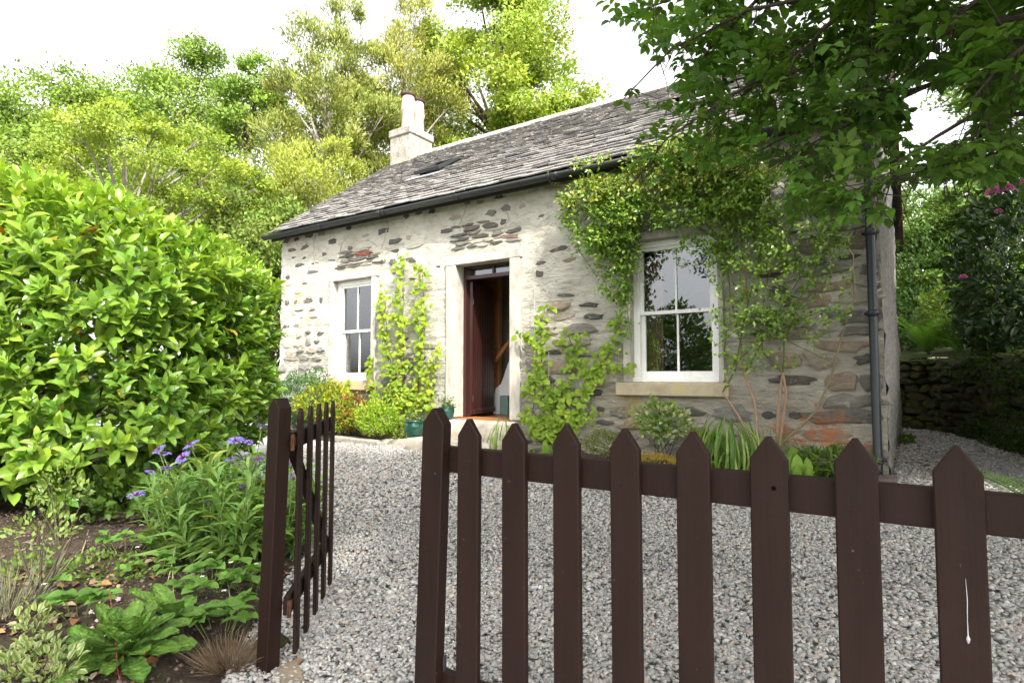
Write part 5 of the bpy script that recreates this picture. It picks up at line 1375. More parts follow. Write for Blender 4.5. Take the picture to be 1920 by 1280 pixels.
# climbing rose
bx = float(on_y(1470, 840, -0.15)[0])
rose = thing('climbing_rose', (bx, -0.15, 0.18), 'sprawling climbing rose arching over the right window with bare stems below', 'climbing rose')
w = MB(); RS = []
def rstem(pix, r0, r1, col, y0=-0.06, y1=-0.14):
    p = np.array([on_y(a_, b_, y0 + (y1 - y0) * i_ / (len(pix) - 1)) for i_, (a_, b_) in enumerate(pix)]); fine = []
    for a_, b_ in zip(p[:-1], p[1:]): fine += list(limb(a_, b_, 5, 0.07))[:-1]
    fine.append(p[-1]); fine = np.array(fine); fine[:, 1] = np.minimum(fine[:, 1], -0.04); w.tube(fine, np.linspace(r0, r1, len(fine)), 6, col, caps=False); RS.append(fine); return fine
TAN, GRN = (0.36, 0.22, 0.14), (0.10, 0.13, 0.035)
rstem([(1408, 830), (1385, 780), (1355, 735)], 0.014, 0.010, TAN); rstem([(1420, 835), (1416, 760), (1395, 700), (1388, 640), (1402, 560), (1395, 470), (1370, 380)], 0.014, 0.007, TAN)
rstem([(1455, 835), (1462, 740), (1468, 700)], 0.014, 0.012, TAN); rstem([(1462, 835), (1475, 740), (1468, 698)], 0.015, 0.011, TAN)
rstem([(1468, 830), (1530, 770), (1560, 700), (1575, 640), (1602, 560), (1600, 480), (1575, 440)], 0.013, 0.006, (0.22, 0.17, 0.10))
for q in ([(1468, 700), (1430, 660), (1425, 600), (1440, 520), (1480, 430), (1530, 380)], [(1355, 735), (1380, 690), (1395, 600), (1420, 500), (1445, 400), (1440, 320)], [(1468, 700), (1470, 640), (1500, 560), (1545, 480), (1590, 440)], [(1395, 700), (1440, 620), (1500, 520), (1480, 440), (1420, 390)],
          [(1388, 640), (1370, 560), (1360, 460), (1300, 390), (1220, 360), (1130, 350), (1070, 385)], [(1370, 380), (1300, 320), (1230, 300), (1150, 320), (1080, 360), (1055, 430)], [(1440, 320), (1370, 290), (1290, 270), (1220, 280)], [(1360, 460), (1280, 410), (1190, 430), (1110, 450), (1070, 480)], [(1190, 430), (1165, 500), (1175, 570), (1185, 640)],
          [(1130, 350), (1080, 400), (1085, 470), (1120, 520)], [(1500, 560), (1440, 540), (1400, 500)], [(1420, 600), (1480, 640), (1560, 680)], [(1130, 330), (1075, 355), (1040, 345), (1032, 320)], [(1370, 690), (1420, 640), (1500, 600), (1560, 575)], [(1425, 600), (1380, 620), (1340, 650)], [(1440, 320), (1500, 330), (1560, 380), (1610, 420)], [(1600, 480), (1560, 440), (1500, 450), (1450, 440)]):
    rstem(q, 0.0085, 0.003, GRN, -0.08, -0.22)
w.build('stems', MAT['rose_stem'], rose, True)
P, D = [], []
def rose_mass(cx_, cy_, rxp, ryp, n, y0, y1, seedn=0):
    """leaf sprays inside an ellipse of the wall surveyed in the picture"""
    k = 0
    while k < n:
        u, v_ = rng.uniform(-1, 1, 2)
        if u * u + v_ * v_ > 1: continue
        a_, b_ = cx_ + u * rxp, cy_ + v_ * ryp
        if vnoise(a_ / 26.0, b_ / 22.0, 0, 113) + 0.55 * vnoise(a_ / 11, b_ / 10, 0, 117) < -0.28: k += 0.3; continue
        c = on_y(a_, b_, rng.uniform(y0, y1)); m_ = rng.integers(4, 8); d0 = unit(np.array([rng.normal() * 0.7, -0.7, 0.25 + rng.normal() * 0.5]))
        for j in range(m_):
            P.append(c + d0 * 0.022 * j + rng.normal(size=3) * 0.014); D.append(unit(d0 * 0.4 + rng.normal(size=3) * 0.7 + np.array([0, -0.25, 0])))
        k += 1
rose_mass(1235, 355, 190, 72, 1700, -0.42, -0.08); rose_mass(1130, 405, 75, 75, 800, -0.36, -0.06); rose_mass(1345, 330, 120, 70, 900, -0.45, -0.08); rose_mass(1390, 430, 75, 95, 380, -0.34, -0.06); rose_mass(1160, 500, 42, 70, 330, -0.22, -0.05); rose_mass(1310, 290, 90, 30, 220, -0.5, -0.2)
rose_mass(1480, 400, 110, 70, 190, -0.30, -0.06); rose_mass(1560, 430, 60, 60, 80, -0.28, -0.06); rose_mass(1430, 540, 95, 90, 170, -0.26, -0.06); rose_mass(1520, 560, 80, 80, 95, -0.25, -0.06); rose_mass(1390, 620, 60, 70, 80, -0.22, -0.06); rose_mass(1180, 590, 20, 70, 60, -0.18, -0.05); rose_mass(1310, 470, 50, 30, 60, -0.30, -0.14); rose_mass(1440, 660, 60, 40, 25, -0.2, -0.06)
for s_ in RS[5:]:
    for p in s_:
        if rng.random() < 0.5:
            for _ in range(4): P.append(p + rng.normal(size=3) * 0.03); D.append(unit(rng.normal(size=3) + np.array([0, -0.4, 0])))
P, D = np.array(P), np.array(D); P[:, 1] = np.minimum(P[:, 1], -0.045); n = len(P)
wx = (P[:, 0] > -2.66) & (P[:, 0] < -1.78) & (P[:, 2] > 1.1) & (P[:, 2] < 2.25); k = ~(wx & (rng.random(n) < 0.93)); P, D = P[k], D[k]; n = len(P); print('rose leaves', n)
C = np.where(rng.random((n, 1)) < 0.55, cvar((0.14, 0.25, 0.035), n, 0.18, 0.1), cvar((0.24, 0.35, 0.050), n, 0.16, 0.1)); hi = (P[:, 2] > 3.05)[:, None] & (rng.random((n, 1)) < 0.5); C = np.where(hi, cvar((0.26, 0.29, 0.05), n, 0.15, 0.12), C)
leaf_mass('foliage', 'small', P, D, unit(np.array([0.2, -0.6, 0.9]) + rng.normal(size=(n, 3)) * 0.5), rng.uniform(0.036, 0.066, n), C, MAT['gloss_leaf'], rose, None)

# ================================================================ BORDER ALONG THE COTTAGE
def gp(px, py, dz=0.0): return on_ground(px, py, dz)
def bp(px, Y):
    """on the border in front of the wall: picture column and distance from the wall"""
    p = on_y(px, 760, Y); return np.array([p[0], Y, float(fbed_z(np.array(p[0]), np.array(Y)))])
k1 = [(632, 822, 0.42), (690, 832, 0.40)]
kerb_line = [gp(618, 826), gp(716, 838), gp(748, 829)]
def kerb_piece(a_, b_, label):
    a_, b_ = np.array(a_), np.array(b_); d = unit(b_ - a_); nrm = np.array([-d[1], d[0], 0]); L = np.linalg.norm(b_ - a_); m = MB(); m.box(0, L, 0, 0.11, -0.05, 0.075, bev=0.018)
    ang = math.atan2(d[1], d[0]); o = link('kerb_stone', m.mesh('kerb_stone', MAT['kerb'], False), None, None, Matrix.Translation((a_[0], a_[1], a_[2])) @ Matrix.Rotation(ang, 4, 'Z')); tag(o, label, 'kerb', 'kerb stones edging the border')
kerb_piece(kerb_line[0], kerb_line[1], 'long kerb stone in front of the yellow green shrubs'); kerb_piece(kerb_line[1] + np.array([0.01, 0.01, 0]), kerb_line[2], 'short angled kerb stone between yellow shrub and doorstep')
def rock(name, label, p, sx, sy, sz, mat, col=(0.3, 0.27, 0.22)):
    v, f = ico(); m = MB(); vv = []
    for q in v: vv.append((p[0] + q[0] * sx * rng.uniform(0.85, 1.15), p[1] + q[1] * sy * rng.uniform(0.85, 1.15), p[2] + max(q[2], -0.4) * sz * rng.uniform(0.8, 1.15)))
    # one subdivision for a rounder block
    V2 = list(vv); F2 = []; cache = {}
    def mid(a_, b_):
        key = (min(a_, b_), max(a_, b_))
        if key not in cache: cache[key] = len(V2); V2.append(tuple((np.array(V2[a_]) + np.array(V2[b_])) / 2 * 1.0 + rng.normal(size=3) * np.array([sx, sy, sz]) * 0.05))
        return cache[key]
    for a_, b_, c_ in f:
        x_, y_, z_ = mid(a_, b_), mid(b_, c_), mid(c_, a_); F2 += [(a_, x_, z_), (x_, b_, y_), (z_, y_, c_), (x_, y_, z_)]
    m.add(V2, F2, col); return tag(m.build(name, mat, None, False), label, 'stone')
p = on_y(765, 832, -0.70); rock('edging_stone', 'rough flat stone at the border end, under the green pot', (p[0], -0.66, 0.17), 0.34, 0.20, 0.13, MAT['kerb'])
shrub('golden_shrub', 'bright yellow green bush just behind the kerb beside the green pot', bp(708, -0.50), 0.36, 0.28, 0.50, 2600, 'small', 0.042, (0.22, 0.34, 0.026), group='yellow border shrubs', col2=(0.32, 0.42, 0.045))
shrub('golden_shrub', 'small yellow green bush at the kerb corner behind the open gate', bp(640, -0.50), 0.34, 0.22, 0.50, 1800, 'small', 0.042, (0.21, 0.32, 0.025), group='yellow border shrubs', col2=(0.32, 0.40, 0.04))
shrub('spurge_plant', 'yellow flowering spurge behind the gate tips near the laurel', bp(600, -0.45), 0.55, 0.35, 0.78, 2400, 'small', 0.05, (0.36, 0.36, 0.03), cat='plant', col2=(0.20, 0.28, 0.03), z0=0.25)
shrub('spurge_plant', 'small clump of pale yellow flowers below the left window sill', bp(630, -0.34), 0.28, 0.2, 0.74, 900, 'small', 0.045, (0.48, 0.42, 0.03), cat='plant', col2=(0.26, 0.32, 0.03), z0=0.4)
shrub('red_shrub', 'reddish bronze leaved shrub between the two yellow bushes', bp(662, -0.36), 0.30, 0.26, 0.56, 1500, 'small', 0.05, (0.26, 0.085, 0.035), col2=(0.22, 0.17, 0.04))
shrub('ceanothus', 'dark blue green shrub under the left window at the cottage corner', bp(560, -0.38), 0.95, 0.32, 0.98, 5200, 'small', 0.045, (0.055, 0.125, 0.045), 'gloss_leaf', col2=(0.085, 0.17, 0.045))
shrub('border_plant', 'fresh green herb filling in left of the green glazed pot', bp(748, -0.30), 0.26, 0.18, 0.30, 700, 'small', 0.05, (0.16, 0.25, 0.03), cat='plant', col2=(0.22, 0.30, 0.04))
def glazed_pot(label, p, r_, h):
    o = thing('glazed_pot', p, label, 'plant pot', 'green glazed pots by the door'); m = MB(); z = p[2]
    m.lathe([(0.001, z), (r_ * 0.62, z), (r_ * 0.80, z + h * 0.25), (r_ * 0.98, z + h * 0.60), (r_ * 0.95, z + h * 0.86), (r_ * 0.90, z + h * 0.90), (r_ * 1.05, z + h * 0.93), (r_ * 1.06, z + h), (r_ * 0.93, z + h), (r_ * 0.90, z + h * 0.85), (0.001, z + h * 0.85)], (p[0], p[1]), 28)
    m.build('pot', MAT['glaze_green'], o, True)
    n = 260; q = np.stack([rng.normal(size=n) * r_ * 0.5, rng.normal(size=n) * r_ * 0.5, h * 0.9 + np.abs(rng.normal(size=n)) * 0.07], 1)
    leaf_mass('plant', 'small', np.array(p) + q, unit(rand_unit(n) + np.array([0, 0, 0.6])), unit(rand_unit(n) + np.array([0, 0, 1])), rng.uniform(0.02, 0.045, n), cvar((0.12, 0.17, 0.05), n), MAT['leaf'], o, None)
p = on_y(775, 812, -0.68); glazed_pot('larger green glazed pot on the flat stone at the end of the border', (p[0], -0.66, 0.275), 0.135, 0.25)
p = on_y(838, 790, -0.25); glazed_pot('small dark green glazed pot on the top doorstep', (p[0], -0.25, 0.516), 0.105, 0.17)
# pot plant inside the left window
pp = thing('window_plant', (-7.28, 0.42, 1.02), 'grey leaved plant in a pink pot inside the left window', 'pot plant'); m = MB(); m.lathe([(0.001, 1.10), (0.09, 1.10), (0.115, 1.24), (0.10, 1.24), (0.001, 1.22)], (-7.28, 0.45), 18); m.box(-7.95, -7.0, 0.30, 0.62, 1.05, 1.098); m.build('pot', MAT['terracotta'], pp, True)
n = 420; q = rand_unit(n) * np.array([0.17, 0.12, 0.20]) * (rng.random((n, 1)) ** 0.5); leaf_mass('foliage', 'small', np.array([-7.28, 0.45, 1.42]) + q, unit(q * 5 + np.array([0, 0, .3])), unit(rand_unit(n) + np.array([0, -0.6, 0.6])), rng.uniform(0.03, 0.06, n), cvar((0.22, 0.27, 0.20), n), MAT['leaf'], pp, None)

def blades(name, label, base, n, length, col, col2=None, spread=0.5, shape='strap', group=None, cat='plant', rad=0.1, mat='leaf'):
    base = np.asarray(base, float); o = thing(name, base, label, cat, group); az = rng.uniform(0, 6.283, n); el = np.abs(rng.normal(size=n)) * spread
    D = np.stack([np.cos(az) * np.sin(el + 0.25), np.sin(az) * np.sin(el + 0.25), np.cos(el + 0.25)], 1); N = unit(np.stack([-np.cos(az), -np.sin(az), np.full(n, 0.8)], 1)); N[:, 2] = np.abs(N[:, 2])
    P = base + np.stack([np.cos(az) * rad * rng.random(n), np.sin(az) * rad * rng.random(n), np.full(n, -0.01)], 1); C = cvar(col, n, 0.15, 0.08)
    if col2 is not None: C = np.where(rng.random((n, 1)) < 0.4, cvar(col2, n, 0.15, 0.08), C)
    S = length * rng.uniform(0.6, 1.15, n)
    if n <= 60: leaf_parts('leaf', shape, P, D, -N * np.array([1, 1, -1]), S, C, MAT[mat], o, 5)
    else: leaf_mass('leaves', shape, P, D, -N * np.array([1, 1, -1]), S, C, MAT[mat], o, None)
    return o
blades('daylily', 'upright strap leaved clump beside the doorstep', bp(945, -0.62), 34, 0.42, (0.15, 0.26, 0.03), (0.20, 0.31, 0.04), 0.35, group='strap leaved clumps')
blades('primrose', 'low rosette of light green leaves at the foot of the heart leaved climber', bp(1018, -0.70), 22, 0.20, (0.17, 0.28, 0.04), None, 0.8, 'big', cat='plant')
blades('daylily', 'large arching strap leaved clump below the bare rose stems', bp(1365, -0.55), 130, 0.46, (0.13, 0.23, 0.045), (0.26, 0.33, 0.10), 0.62, group='strap leaved clumps', rad=0.22)
blades('daylily', 'second arching strap leaved clump right behind the fifth picket', bp(1425, -0.45), 60, 0.38, (0.14, 0.24, 0.06), (0.24, 0.31, 0.10), 0.55, group='strap leaved clumps', rad=0.16)
blades('foxglove', 'broad light green leaf rosette right of the strap leaved clumps', bp(1492, -0.62), 30, 0.26, (0.19, 0.31, 0.05), None, 0.85, 'big', cat='plant')
shrub('variegated_shrub', 'cream and green variegated shrub under the right window', bp(1245, -0.30), 0.34, 0.22, 0.62, 800, 'oval', 0.055, (0.18, 0.27, 0.07), col2=(0.42, 0.44, 0.26), z0=0.35, holes=0.3, stems=9)
shrub('thyme_cushion', 'fine leaved greyish cushion plant left of the orange stonecrop', bp(1138, -0.60), 0.30, 0.22, 0.30, 1500, 'small', 0.03, (0.14, 0.17, 0.05), cat='plant', col2=(0.20, 0.22, 0.07))
shrub('stonecrop', 'low orange yellow stonecrop cushion below the right window', bp(1235, -0.74), 0.26, 0.16, 0.17, 1400, 'small', 0.022, (0.44, 0.24, 0.03), cat='plant', col2=(0.34, 0.32, 0.04), z0=0.0, stems=0)
shrub('border_herb', 'dark leafy herb at the wall foot beside the downpipe', bp(1555, -0.40), 0.32, 0.18, 0.26, 900, 'lance', 0.08, (0.08, 0.15, 0.022), cat='plant', col2=(0.12, 0.20, 0.03))
shrub('border_herb', 'leafy green sprig between the right window shrub and the rose stems', bp(1330, -0.28), 0.16, 0.12, 0.34, 260, 'oval', 0.07, (0.13, 0.24, 0.025), cat='plant', col2=(0.19, 0.30, 0.04))
shrub('path_weed', 'small green weeds at the foot of the grey gable beside the path', np.array([-0.13, 3.6, 0.15]), 0.09, 0.30, 0.12, 260, 'small', 0.05, (0.09, 0.16, 0.02), cat='weed', z0=0.0, stems=0)

# ================================================================ LEFT GARDEN BED
def bd_(px, py):
    d = ray(px, py); z = 0.1
    for _ in range(14):
        p = EYE + d * ((z - EYE[2]) / d[2]); z = float(bed_z(np.array(p[0]), np.array(p[1])))
    return np.array([p[0], p[1], z])
# knapweed: lance leaves on upright stems, blue violet flowers
kb0 = bd_(425, 1035); knap = thing('knapweed', kb0, 'bushy clump of lance leaved cornflower with blue violet flowers beside the gate post', 'flower')
w = MB(); P, D, S, C = [], [], [], []
fx = [(612 - 0, 0)]
tops = []
for k in range(95):
    r_ = rng.random() ** 0.6; az = rng.uniform(0, 6.283); X = math.cos(az) * r_ * 0.50; Y = math.sin(az) * r_ * 0.36
    b = kb0 + rt_ * X * 0.75 + fw_ * (Y * 0.8 + 0.1); b[2] = float(bed_z(np.array(b[0]), np.array(b[1])))
    h = rng.uniform(0.42, 0.66) * (1 - 0.30 * r_); e = b + rt_ * X * 0.35 + fw_ * Y * 0.3 + np.array([0, 0, h]); s_ = limb(b, e, 7, 0.05); tops.append(s_[-1])
    w.tube(s_, np.linspace(0.0045, 0.0025, 7), 5, (0.14, 0.20, 0.06), caps=False); az0 = rng.uniform(0, 6.28)
    for j in range(15):
        t_ = 0.06 + 0.9 * j / 14; i_ = min(int(t_ * 6), 5); p = s_[i_] + (s_[i_ + 1] - s_[i_]) * (t_ * 6 - i_); a_ = az0 + j * 2.4; el = 0.75 - 0.35 * rng.random() + 0.2 * t_
        P.append(p); D.append((math.cos(a_) * math.cos(el), math.sin(a_) * math.cos(el), math.sin(el))); S.append(rng.uniform(0.13, 0.22) * (1.1 - 0.35 * t_)); C.append(cvar((0.18, 0.30, 0.075), 1, 0.16, 0.1)[0] if rng.random() > 0.06 else (0.30, 0.30, 0.06))
for k in range(70):
    az = rng.uniform(0, 6.28); b = kb0 + rt_ * math.cos(az) * 0.42 * rng.random() + fw_ * (math.sin(az) * 0.30 * rng.random()); P.append(b); D.append((math.cos(az) * 0.9, math.sin(az) * 0.9, 0.5)); S.append(rng.uniform(0.2, 0.3)); C.append(cvar((0.17, 0.26, 0.05), 1, 0.15, 0.12)[0])
P, D, S, C = map(np.array, (P, D, S, C)); n = len(P); N = unit(np.array([0, 0, 1.0]) - D * 0.3 + rng.normal(size=(n, 3)) * 0.2)
split_parts('leaf', 'foliage', 'lance', P, D, N, S, C, MAT['leaf'], knap, 300)
w.build('stems', MAT['rose_stem'], knap, True)
def cornflower(p, r_, parent, nod):
    ax = unit(np.array(nod, float)); u1 = unit(np.cross(ax, [0.2, 0.9, 0.3])); u2 = np.cross(ax, u1); n = 11; Pp, Dd, Cc, Ss = [], [], [], []
    for k in range(n):
        th = 6.283 * k / n + rng.normal() * 0.12; rad = math.cos(th) * u1 + math.sin(th) * u2
        for q in (-0.22, 0.0, 0.22):
            r2 = math.cos(th + q) * u1 + math.sin(th + q) * u2; Pp.append(p + rad * r_ * 0.35); Dd.append(unit(r2 + ax * 0.45)); Ss.append(r_ * 0.75); Cc.append(cvar((0.24, 0.20, 0.60), 1, 0.15, 0.1)[0])
    for k in range(14): Pp.append(p + ax * r_ * 0.05); Dd.append(unit(ax + rng.normal(size=3) * 0.45)); Ss.append(r_ * 0.55); Cc.append(cvar((0.30, 0.05, 0.28), 1, 0.2, 0.1)[0])
    Pp, Dd = np.array(Pp), np.array(Dd); fl = leaf_mass('flower', 'lance', Pp, Dd, unit(np.tile(ax, (len(Pp), 1)) + rng.normal(size=(len(Pp), 3)) * 0.2), np.array(Ss) * 1.25, np.array(Cc), MAT['petal'], parent, None)
    m = MB(); zs = p - ax * r_ * 0.75; m.tube([zs, zs + ax * r_ * 0.25, zs + ax * r_ * 0.55, zs + ax * r_ * 0.8], [r_ * 0.12, r_ * 0.26, r_ * 0.26, r_ * 0.14], 8, (0.08, 0.11, 0.05)); m.build('flower_head', MAT['rose_stem'], fl, True)
FL = [(300, 844, .9), (308, 852, .9), (344, 860, 1.1), (360, 836, 1.1), (314, 880, 1.1), (442, 828, 1.15), (434, 862, .85), (484, 864, 1.1), (460, 914, 1.2), (256, 930, 1.1), (490, 800, .7), (480, 898, .8), (498, 880, .7), (282, 886, .7), (392, 940, .7), (466, 830, .6), (545, 870, .9), (548, 893, .8)]
for (px, py, k_) in FL:
    p = at(px, py, np.linalg.norm((kb0 - EYE)[:2]) * rng.uniform(0.84, 0.90)); cornflower(p, 0.038 * k_, knap, (rng.normal() * 0.3, rng.normal() * 0.3 - 0.15, 1.0))
    m = MB(); q = p - np.array([0, 0, 0.02]); bse = tops[int(np.argmin([np.linalg.norm(t_ - p) for t_ in tops]))] - np.array([0, 0, 0.12]); m.tube(limb(bse, q, 5, 0.06), 0.0022, 5, (0.14, 0.20, 0.06)); m.build('stalk', MAT['rose_stem'], knap, True)
# broad leaved rosette
fb = bd_(232, 1240); fox = thing('foxglove_rosette', fb, 'big rosette of broad crinkled green leaves at the bottom left', 'plant')
n = 40; az = np.arange(n) * 2.4 + rng.normal(size=n) * 0.15; el = np.linspace(0.12, 1.35, n); D = np.stack([np.cos(az) * np.cos(el), np.sin(az) * np.cos(el), np.sin(el)], 1)
big_me = []
def crinkled(L, c):
    m = MB(); v = []; rows_ = 18; hw = lambda t_: 0.19 * (0.18 + 0.82 * sstep(0.05, 0.62, t_)) * math.sqrt(max(0.0, 1 - max(0, (t_ - 0.68) / 0.32) ** 2.2)); cs = [-1, -0.72, -0.38, 0, 0.38, 0.72, 1]; kc = 7
    ph = rng.uniform(0, 6)
    for i_ in range(rows_ + 1):
        t_ = i_ / rows_
        for s_ in cs: v.append((s_ * hw(t_) * (1 + 0.05 * rng.normal() * (abs(s_) == 1)), t_, -0.24 * t_ * t_ + 0.05 * abs(s_) ** 1.5 + 0.014 * math.sin(t_ * 40 - abs(s_) * 5) * (0.3 < abs(s_) < 0.9) + 0.03 * math.sin(t_ * 13 + ph + s_) * abs(s_) ** 2 + 0.005 * rng.normal()))
    f = [(kc * i_ + j, kc * i_ + j + 1, kc * i_ + j + kc + 1, kc * i_ + j + kc) for i_ in range(rows_) for j in range(kc - 1)]
    cc = [np.array(c) * (1.45 if q % kc == 3 else rng.uniform(0.82, 1.12)) for q in range(len(v))]; m.add(v, f, np.array(cc)); return m.mesh('leaf', MAT['crinkle'], True)
meshes = [crinkled(1, cvar((0.115, 0.215, 0.034), 1, 0.14, 0.08)[0]) for _ in range(6)]
x_, y_, z_ = frames(D, np.tile(np.array([0, 0, 1.0]), (n, 1)) - D * 0.2 + rng.normal(size=(n, 3)) * 0.12)
for i_ in range(n):
    s_ = rng.uniform(0.15, 0.22) * (1.05 - 0.2 * (i_ / n)); q = fb + D[i_] * 0.02 + np.array([0, 0, 0.02])
    link('leaf', meshes[i_ % 6], fox, None, Matrix([[*(s_ * np.array([x_[i_][r_], y_[i_][r_], z_[i_][r_]])), q[r_]] for r_ in range(3)] + [[0, 0, 0, 1]]))
fb2 = bd_(330, 1165); fox2 = thing('foxglove_rosette', fb2, 'smaller broad leaved rosette with a leaf reaching towards the gate post', 'plant')
for i_ in range(11):
    a_ = i_ * 2.4 + 0.5; e_ = rng.uniform(0.25, 0.9); d = np.array([[math.cos(a_) * math.cos(e_), math.sin(a_) * math.cos(e_), math.sin(e_)]]); xx, yy, zz = frames(d, np.array([[0, 0, 1.0]])); s_ = rng.uniform(0.18, 0.26)
    link('leaf', meshes[i_ % 6], fox2, None, Matrix([[*(s_ * np.array([xx[0][r_], yy[0][r_], zz[0][r_]])), fb2[r_]] for r_ in range(3)] + [[0, 0, 0, 1]]))
# pink saxifrage stems leaning over the rosette
sx = bd_(225, 1275); sax = thing('saxifrage', sx, 'airy red stems of tiny pink flowers leaning over the broad rosette', 'flower'); w = MB(); P, D = [], []
for tgt in ((205, 1100), (180, 1150), (240, 1150), (195, 1195), (165, 1185)):
    e = at(tgt[0], tgt[1], np.linalg.norm((sx - EYE)[:2]) * 0.93); s_ = limb(sx, e, 8, 0.05); w.tube(s_, np.linspace(0.003, 0.0015, 8), 5, (0.22, 0.06, 0.045), caps=False)
    for j in range(9):
        b = s_[rng.integers(3, 8)]; q = b + rand_unit(1)[0] * rng.uniform(0.02, 0.07) + np.array([0, 0, 0.02]); w.tube([b, (b + q) / 2 + np.array([0, 0, .004]), q], 0.0009, 4, (0.25, 0.09, 0.07), caps=False); P.append(q)
w.build('stems', MAT['rose_stem'], sax, True)
for q in P:
    n = 5; a_ = rng.uniform(0, 6) + np.arange(n) * 1.2566; ax = unit(np.array([0.1, -0.7, 0.6]) + rng.normal(size=3) * 0.4); u1 = unit(np.cross(ax, [0, 0.1, 1])); u2 = np.cross(ax, u1); Dd = np.cos(a_)[:, None] * u1 + np.sin(a_)[:, None] * u2 + ax * 0.3
    leaf_mass('flower', 'heart', np.tile(q, (n, 1)), Dd, np.tile(ax, (n, 1)), np.full(n, 0.0105), cvar((0.66, 0.46, 0.52), n, 0.1, 0.05), MAT['petal'], sax, None)
# wild strawberries
def strawberry(label, p, n, r_):
    o = thing('strawberry_plant', p, label, 'plant', 'wild strawberries'); P, D, N, S = [], [], [], []; w = MB()
    for _ in range(n):
        a_ = rng.uniform(0, 6.28); q = np.array(p) + np.array([math.cos(a_) * r_ * rng.random() ** .5, math.sin(a_) * r_ * rng.random() ** .5, rng.uniform(0.05, 0.13)]); w.tube([np.array(p) * 0.5 + np.array([q[0], q[1], p[2]]) * 0.5, q], 0.0015, 4, (0.13, 0.18, 0.05), caps=False); th0 = rng.uniform(0, 6.28)
        for j in range(3):
            th = th0 + j * 1.9; P.append(q); D.append((math.cos(th), math.sin(th), 0.1)); N.append(unit(np.array([0, -0.2, 1.0]) + rng.normal(size=3) * 0.25)); S.append(rng.uniform(0.045, 0.07))
    P, D, N, S = map(np.array, (P, D, N, S)); leaf_parts('leaf', 'heart', P, D, N, S, cvar((0.13, 0.25, 0.045), len(P), 0.15, 0.08), MAT['leaf'], o, 5); w.build('stalks', MAT['rose_stem'], o, True)
    for _ in range(max(1, n // 7)):
        q = np.array(p) + np.array([rng.normal() * r_ * .6, rng.normal() * r_ * .6, 0.14]); nn = 5; a_ = np.arange(nn) * 1.2566
        leaf_mass('flower', 'heart', np.tile(q, (nn, 1)), np.stack([np.cos(a_), np.sin(a_), np.full(nn, .15)], 1), np.tile([0, 0, 1.0], (nn, 1)), np.full(nn, 0.014), np.tile([0.75, 0.75, 0.70], (nn, 1)), MAT['petal'], o, None)
strawberry('wild strawberry leaves in front of the blue flowered clump', bd_(395, 1110), 22, 0.22); strawberry('wild strawberry leaves at the foot of the thick gate post', bd_(465, 1110), 16, 0.16); strawberry('straggling strawberry leaves left of the blue flowered clump', bd_(290, 1085), 9, 0.16); strawberry('strawberry leaves between the broad rosette and the gate post', bd_(415, 1190), 12, 0.14)
strawberry('low strawberry leaves on the bare soil left of the broad rosette', bd_(150, 1150), 12, 0.16); strawberry('sparse strawberry leaves on the soil below the laurel skirt', bd_(235, 1040), 10, 0.20)
shrub('bed_weed', 'low creeping green weeds between the strawberries and the laurel', bd_(200, 1075), 0.34, 0.18, 0.07, 420, 'small', 0.03, (0.13, 0.21, 0.035), cat='weed', z0=0.0, stems=0, holes=0.5)
shrub('bed_weed', 'low green weeds behind the variegated sprig at the left edge', bd_(60, 1085), 0.24, 0.16, 0.09, 300, 'small', 0.03, (0.12, 0.20, 0.035), cat='weed', z0=0.0, stems=0, holes=0.5)
# variegated bush, bottom left
shrub('euonymus', 'cream edged variegated bush in the bottom left corner', bd_(70, 1290) + np.array([0, 0, -0.02]), 0.20, 0.12, 0.15, 300, 'oval', 0.032, (0.12, 0.22, 0.04), edge=(0.50, 0.50, 0.26), stems=10, tilt=0.3, group='variegated bushes')
shrub('euonymus', 'upright cream variegated sprig left of the broad rosette', bd_(60, 1240), 0.07, 0.06, 0.20, 110, 'oval', 0.032, (0.13, 0.23, 0.04), edge=(0.52, 0.52, 0.26), stems=5, tilt=0.3, group='variegated bushes')
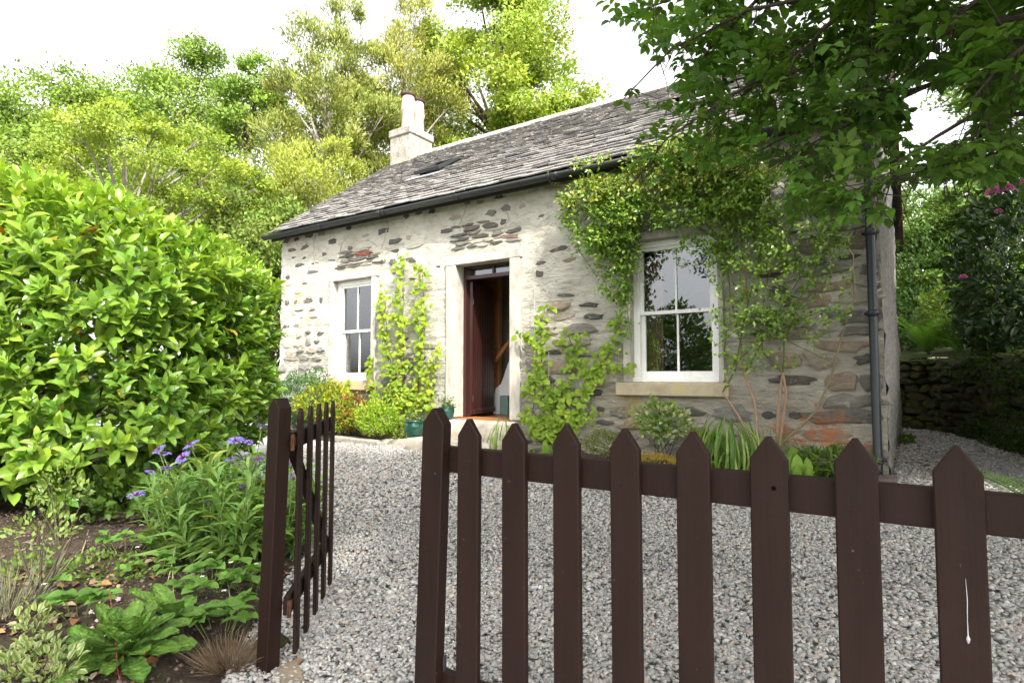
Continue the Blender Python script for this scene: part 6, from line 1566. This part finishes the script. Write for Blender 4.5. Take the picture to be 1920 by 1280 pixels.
# little upright shrubs and heather at the left edge
shrub('young_shrub', 'small upright shrub with a thin bare stem at the left edge', bd_(75, 1140), 0.16, 0.13, 0.42, 260, 'small', 0.026, (0.15, 0.22, 0.05), z0=0.45, stems=6, holes=0.3, stem_r=0.007, col2=(0.20, 0.27, 0.07))
shrub('young_shrub', 'second little leafy shrub behind, under the skirt of the laurel', bd_(110, 1010), 0.20, 0.16, 0.42, 360, 'small', 0.028, (0.17, 0.24, 0.055), z0=0.45, stems=7, holes=0.3, stem_r=0.006, col2=(0.21, 0.27, 0.07))
def heather(label, p, n, h, col, spread, group):
    o = thing('heather_tuft', p, label, 'plant', group); w = MB()
    for _ in range(n):
        a_ = rng.uniform(0, 6.28); r_ = rng.random() ** .5 * spread; b = np.array(p) + np.array([math.cos(a_) * r_ * .5, math.sin(a_) * r_ * .5, 0]); e = b + np.array([math.cos(a_) * r_ * 0.9, math.sin(a_) * r_ * 0.9, h * rng.uniform(0.5, 1.0)]) + rng.normal(size=3) * 0.02; w.tube(limb(b, e, 4, 0.15), [0.0018, 0.0015, 0.0012, 0.0006], 3, cvar(col, 1, 0.25, 0.1)[0], caps=False)
    w.build('twigs', MAT['dry'], o, True)
heather('dry brown heather tuft at the foot of the gate post', bd_(425, 1250), 520, 0.085, (0.17, 0.12, 0.075), 0.13, 'heather tufts'); heather('grey green heather at the left edge above the variegated bush', bd_(10, 1140), 170, 0.24, (0.20, 0.20, 0.12), 0.20, 'heather tufts')
w = MB()
for (a_, b_) in (((310, 1130), (330, 1020)), ((325, 1130), (322, 1035)), ((432, 1140), (424, 1075)), ((150, 1060), (170, 985)), ((160, 1090), (235, 1010))):
    p0 = bd_(*a_); p1 = at(b_[0], b_[1], np.linalg.norm((p0 - EYE)[:2])); w.tube(limb(p0, p1, 5, 0.05), np.linspace(0.004, 0.002, 5), 5, (0.34, 0.28, 0.17))
tag(w.build('dead_stalks', MAT['dry'], None, True, 'stuff'), 'a few dead straw coloured stalks standing in the left bed', 'stalks', kind='stuff')
# ferns and weeds in the shade under the laurel
shrub('shade_weed', 'dim green weeds in the shade beneath the laurel', bd_(240, 960), 0.55, 0.4, 0.30, 700, 'oval', 0.07, (0.07, 0.13, 0.02), cat='weed', z0=0.0, stems=0)
# sandstone slab and mossy stones by the gate
p = gp(545, 1275); m = MB(); m.box(-0.14, 0.14, -0.05, 0.05, -0.06, 0.018, bev=0.012); tag(link('paving_slab', m.mesh('paving_slab', MAT['sandstone']), None, None, Matrix.Translation((p[0], p[1], p[2])) @ Matrix.Rotation(R(-28), 4, 'Z')), 'worn sandstone edging slab half buried in gravel by the gate post', 'stone')
p = gp(488, 1232); rock('edging_stone', 'mossy stone against the foot of the gate post', (p[0] - 0.02, p[1] + 0.05, p[2]), 0.06, 0.10, 0.07, MAT['moss'], (0.15, 0.13, 0.09))
# round bush beyond the fence, seen only in the window's reflection
shrub('round_bush', 'dark round bush mirrored in the lower panes of the right window', (-6.3, -11.5, 0.0), 1.3, 1.2, 3.1, 7000, 'oval', 0.13, (0.06, 0.115, 0.02), cat='bush', z0=0.0, stems=20, stem_r=0.02)
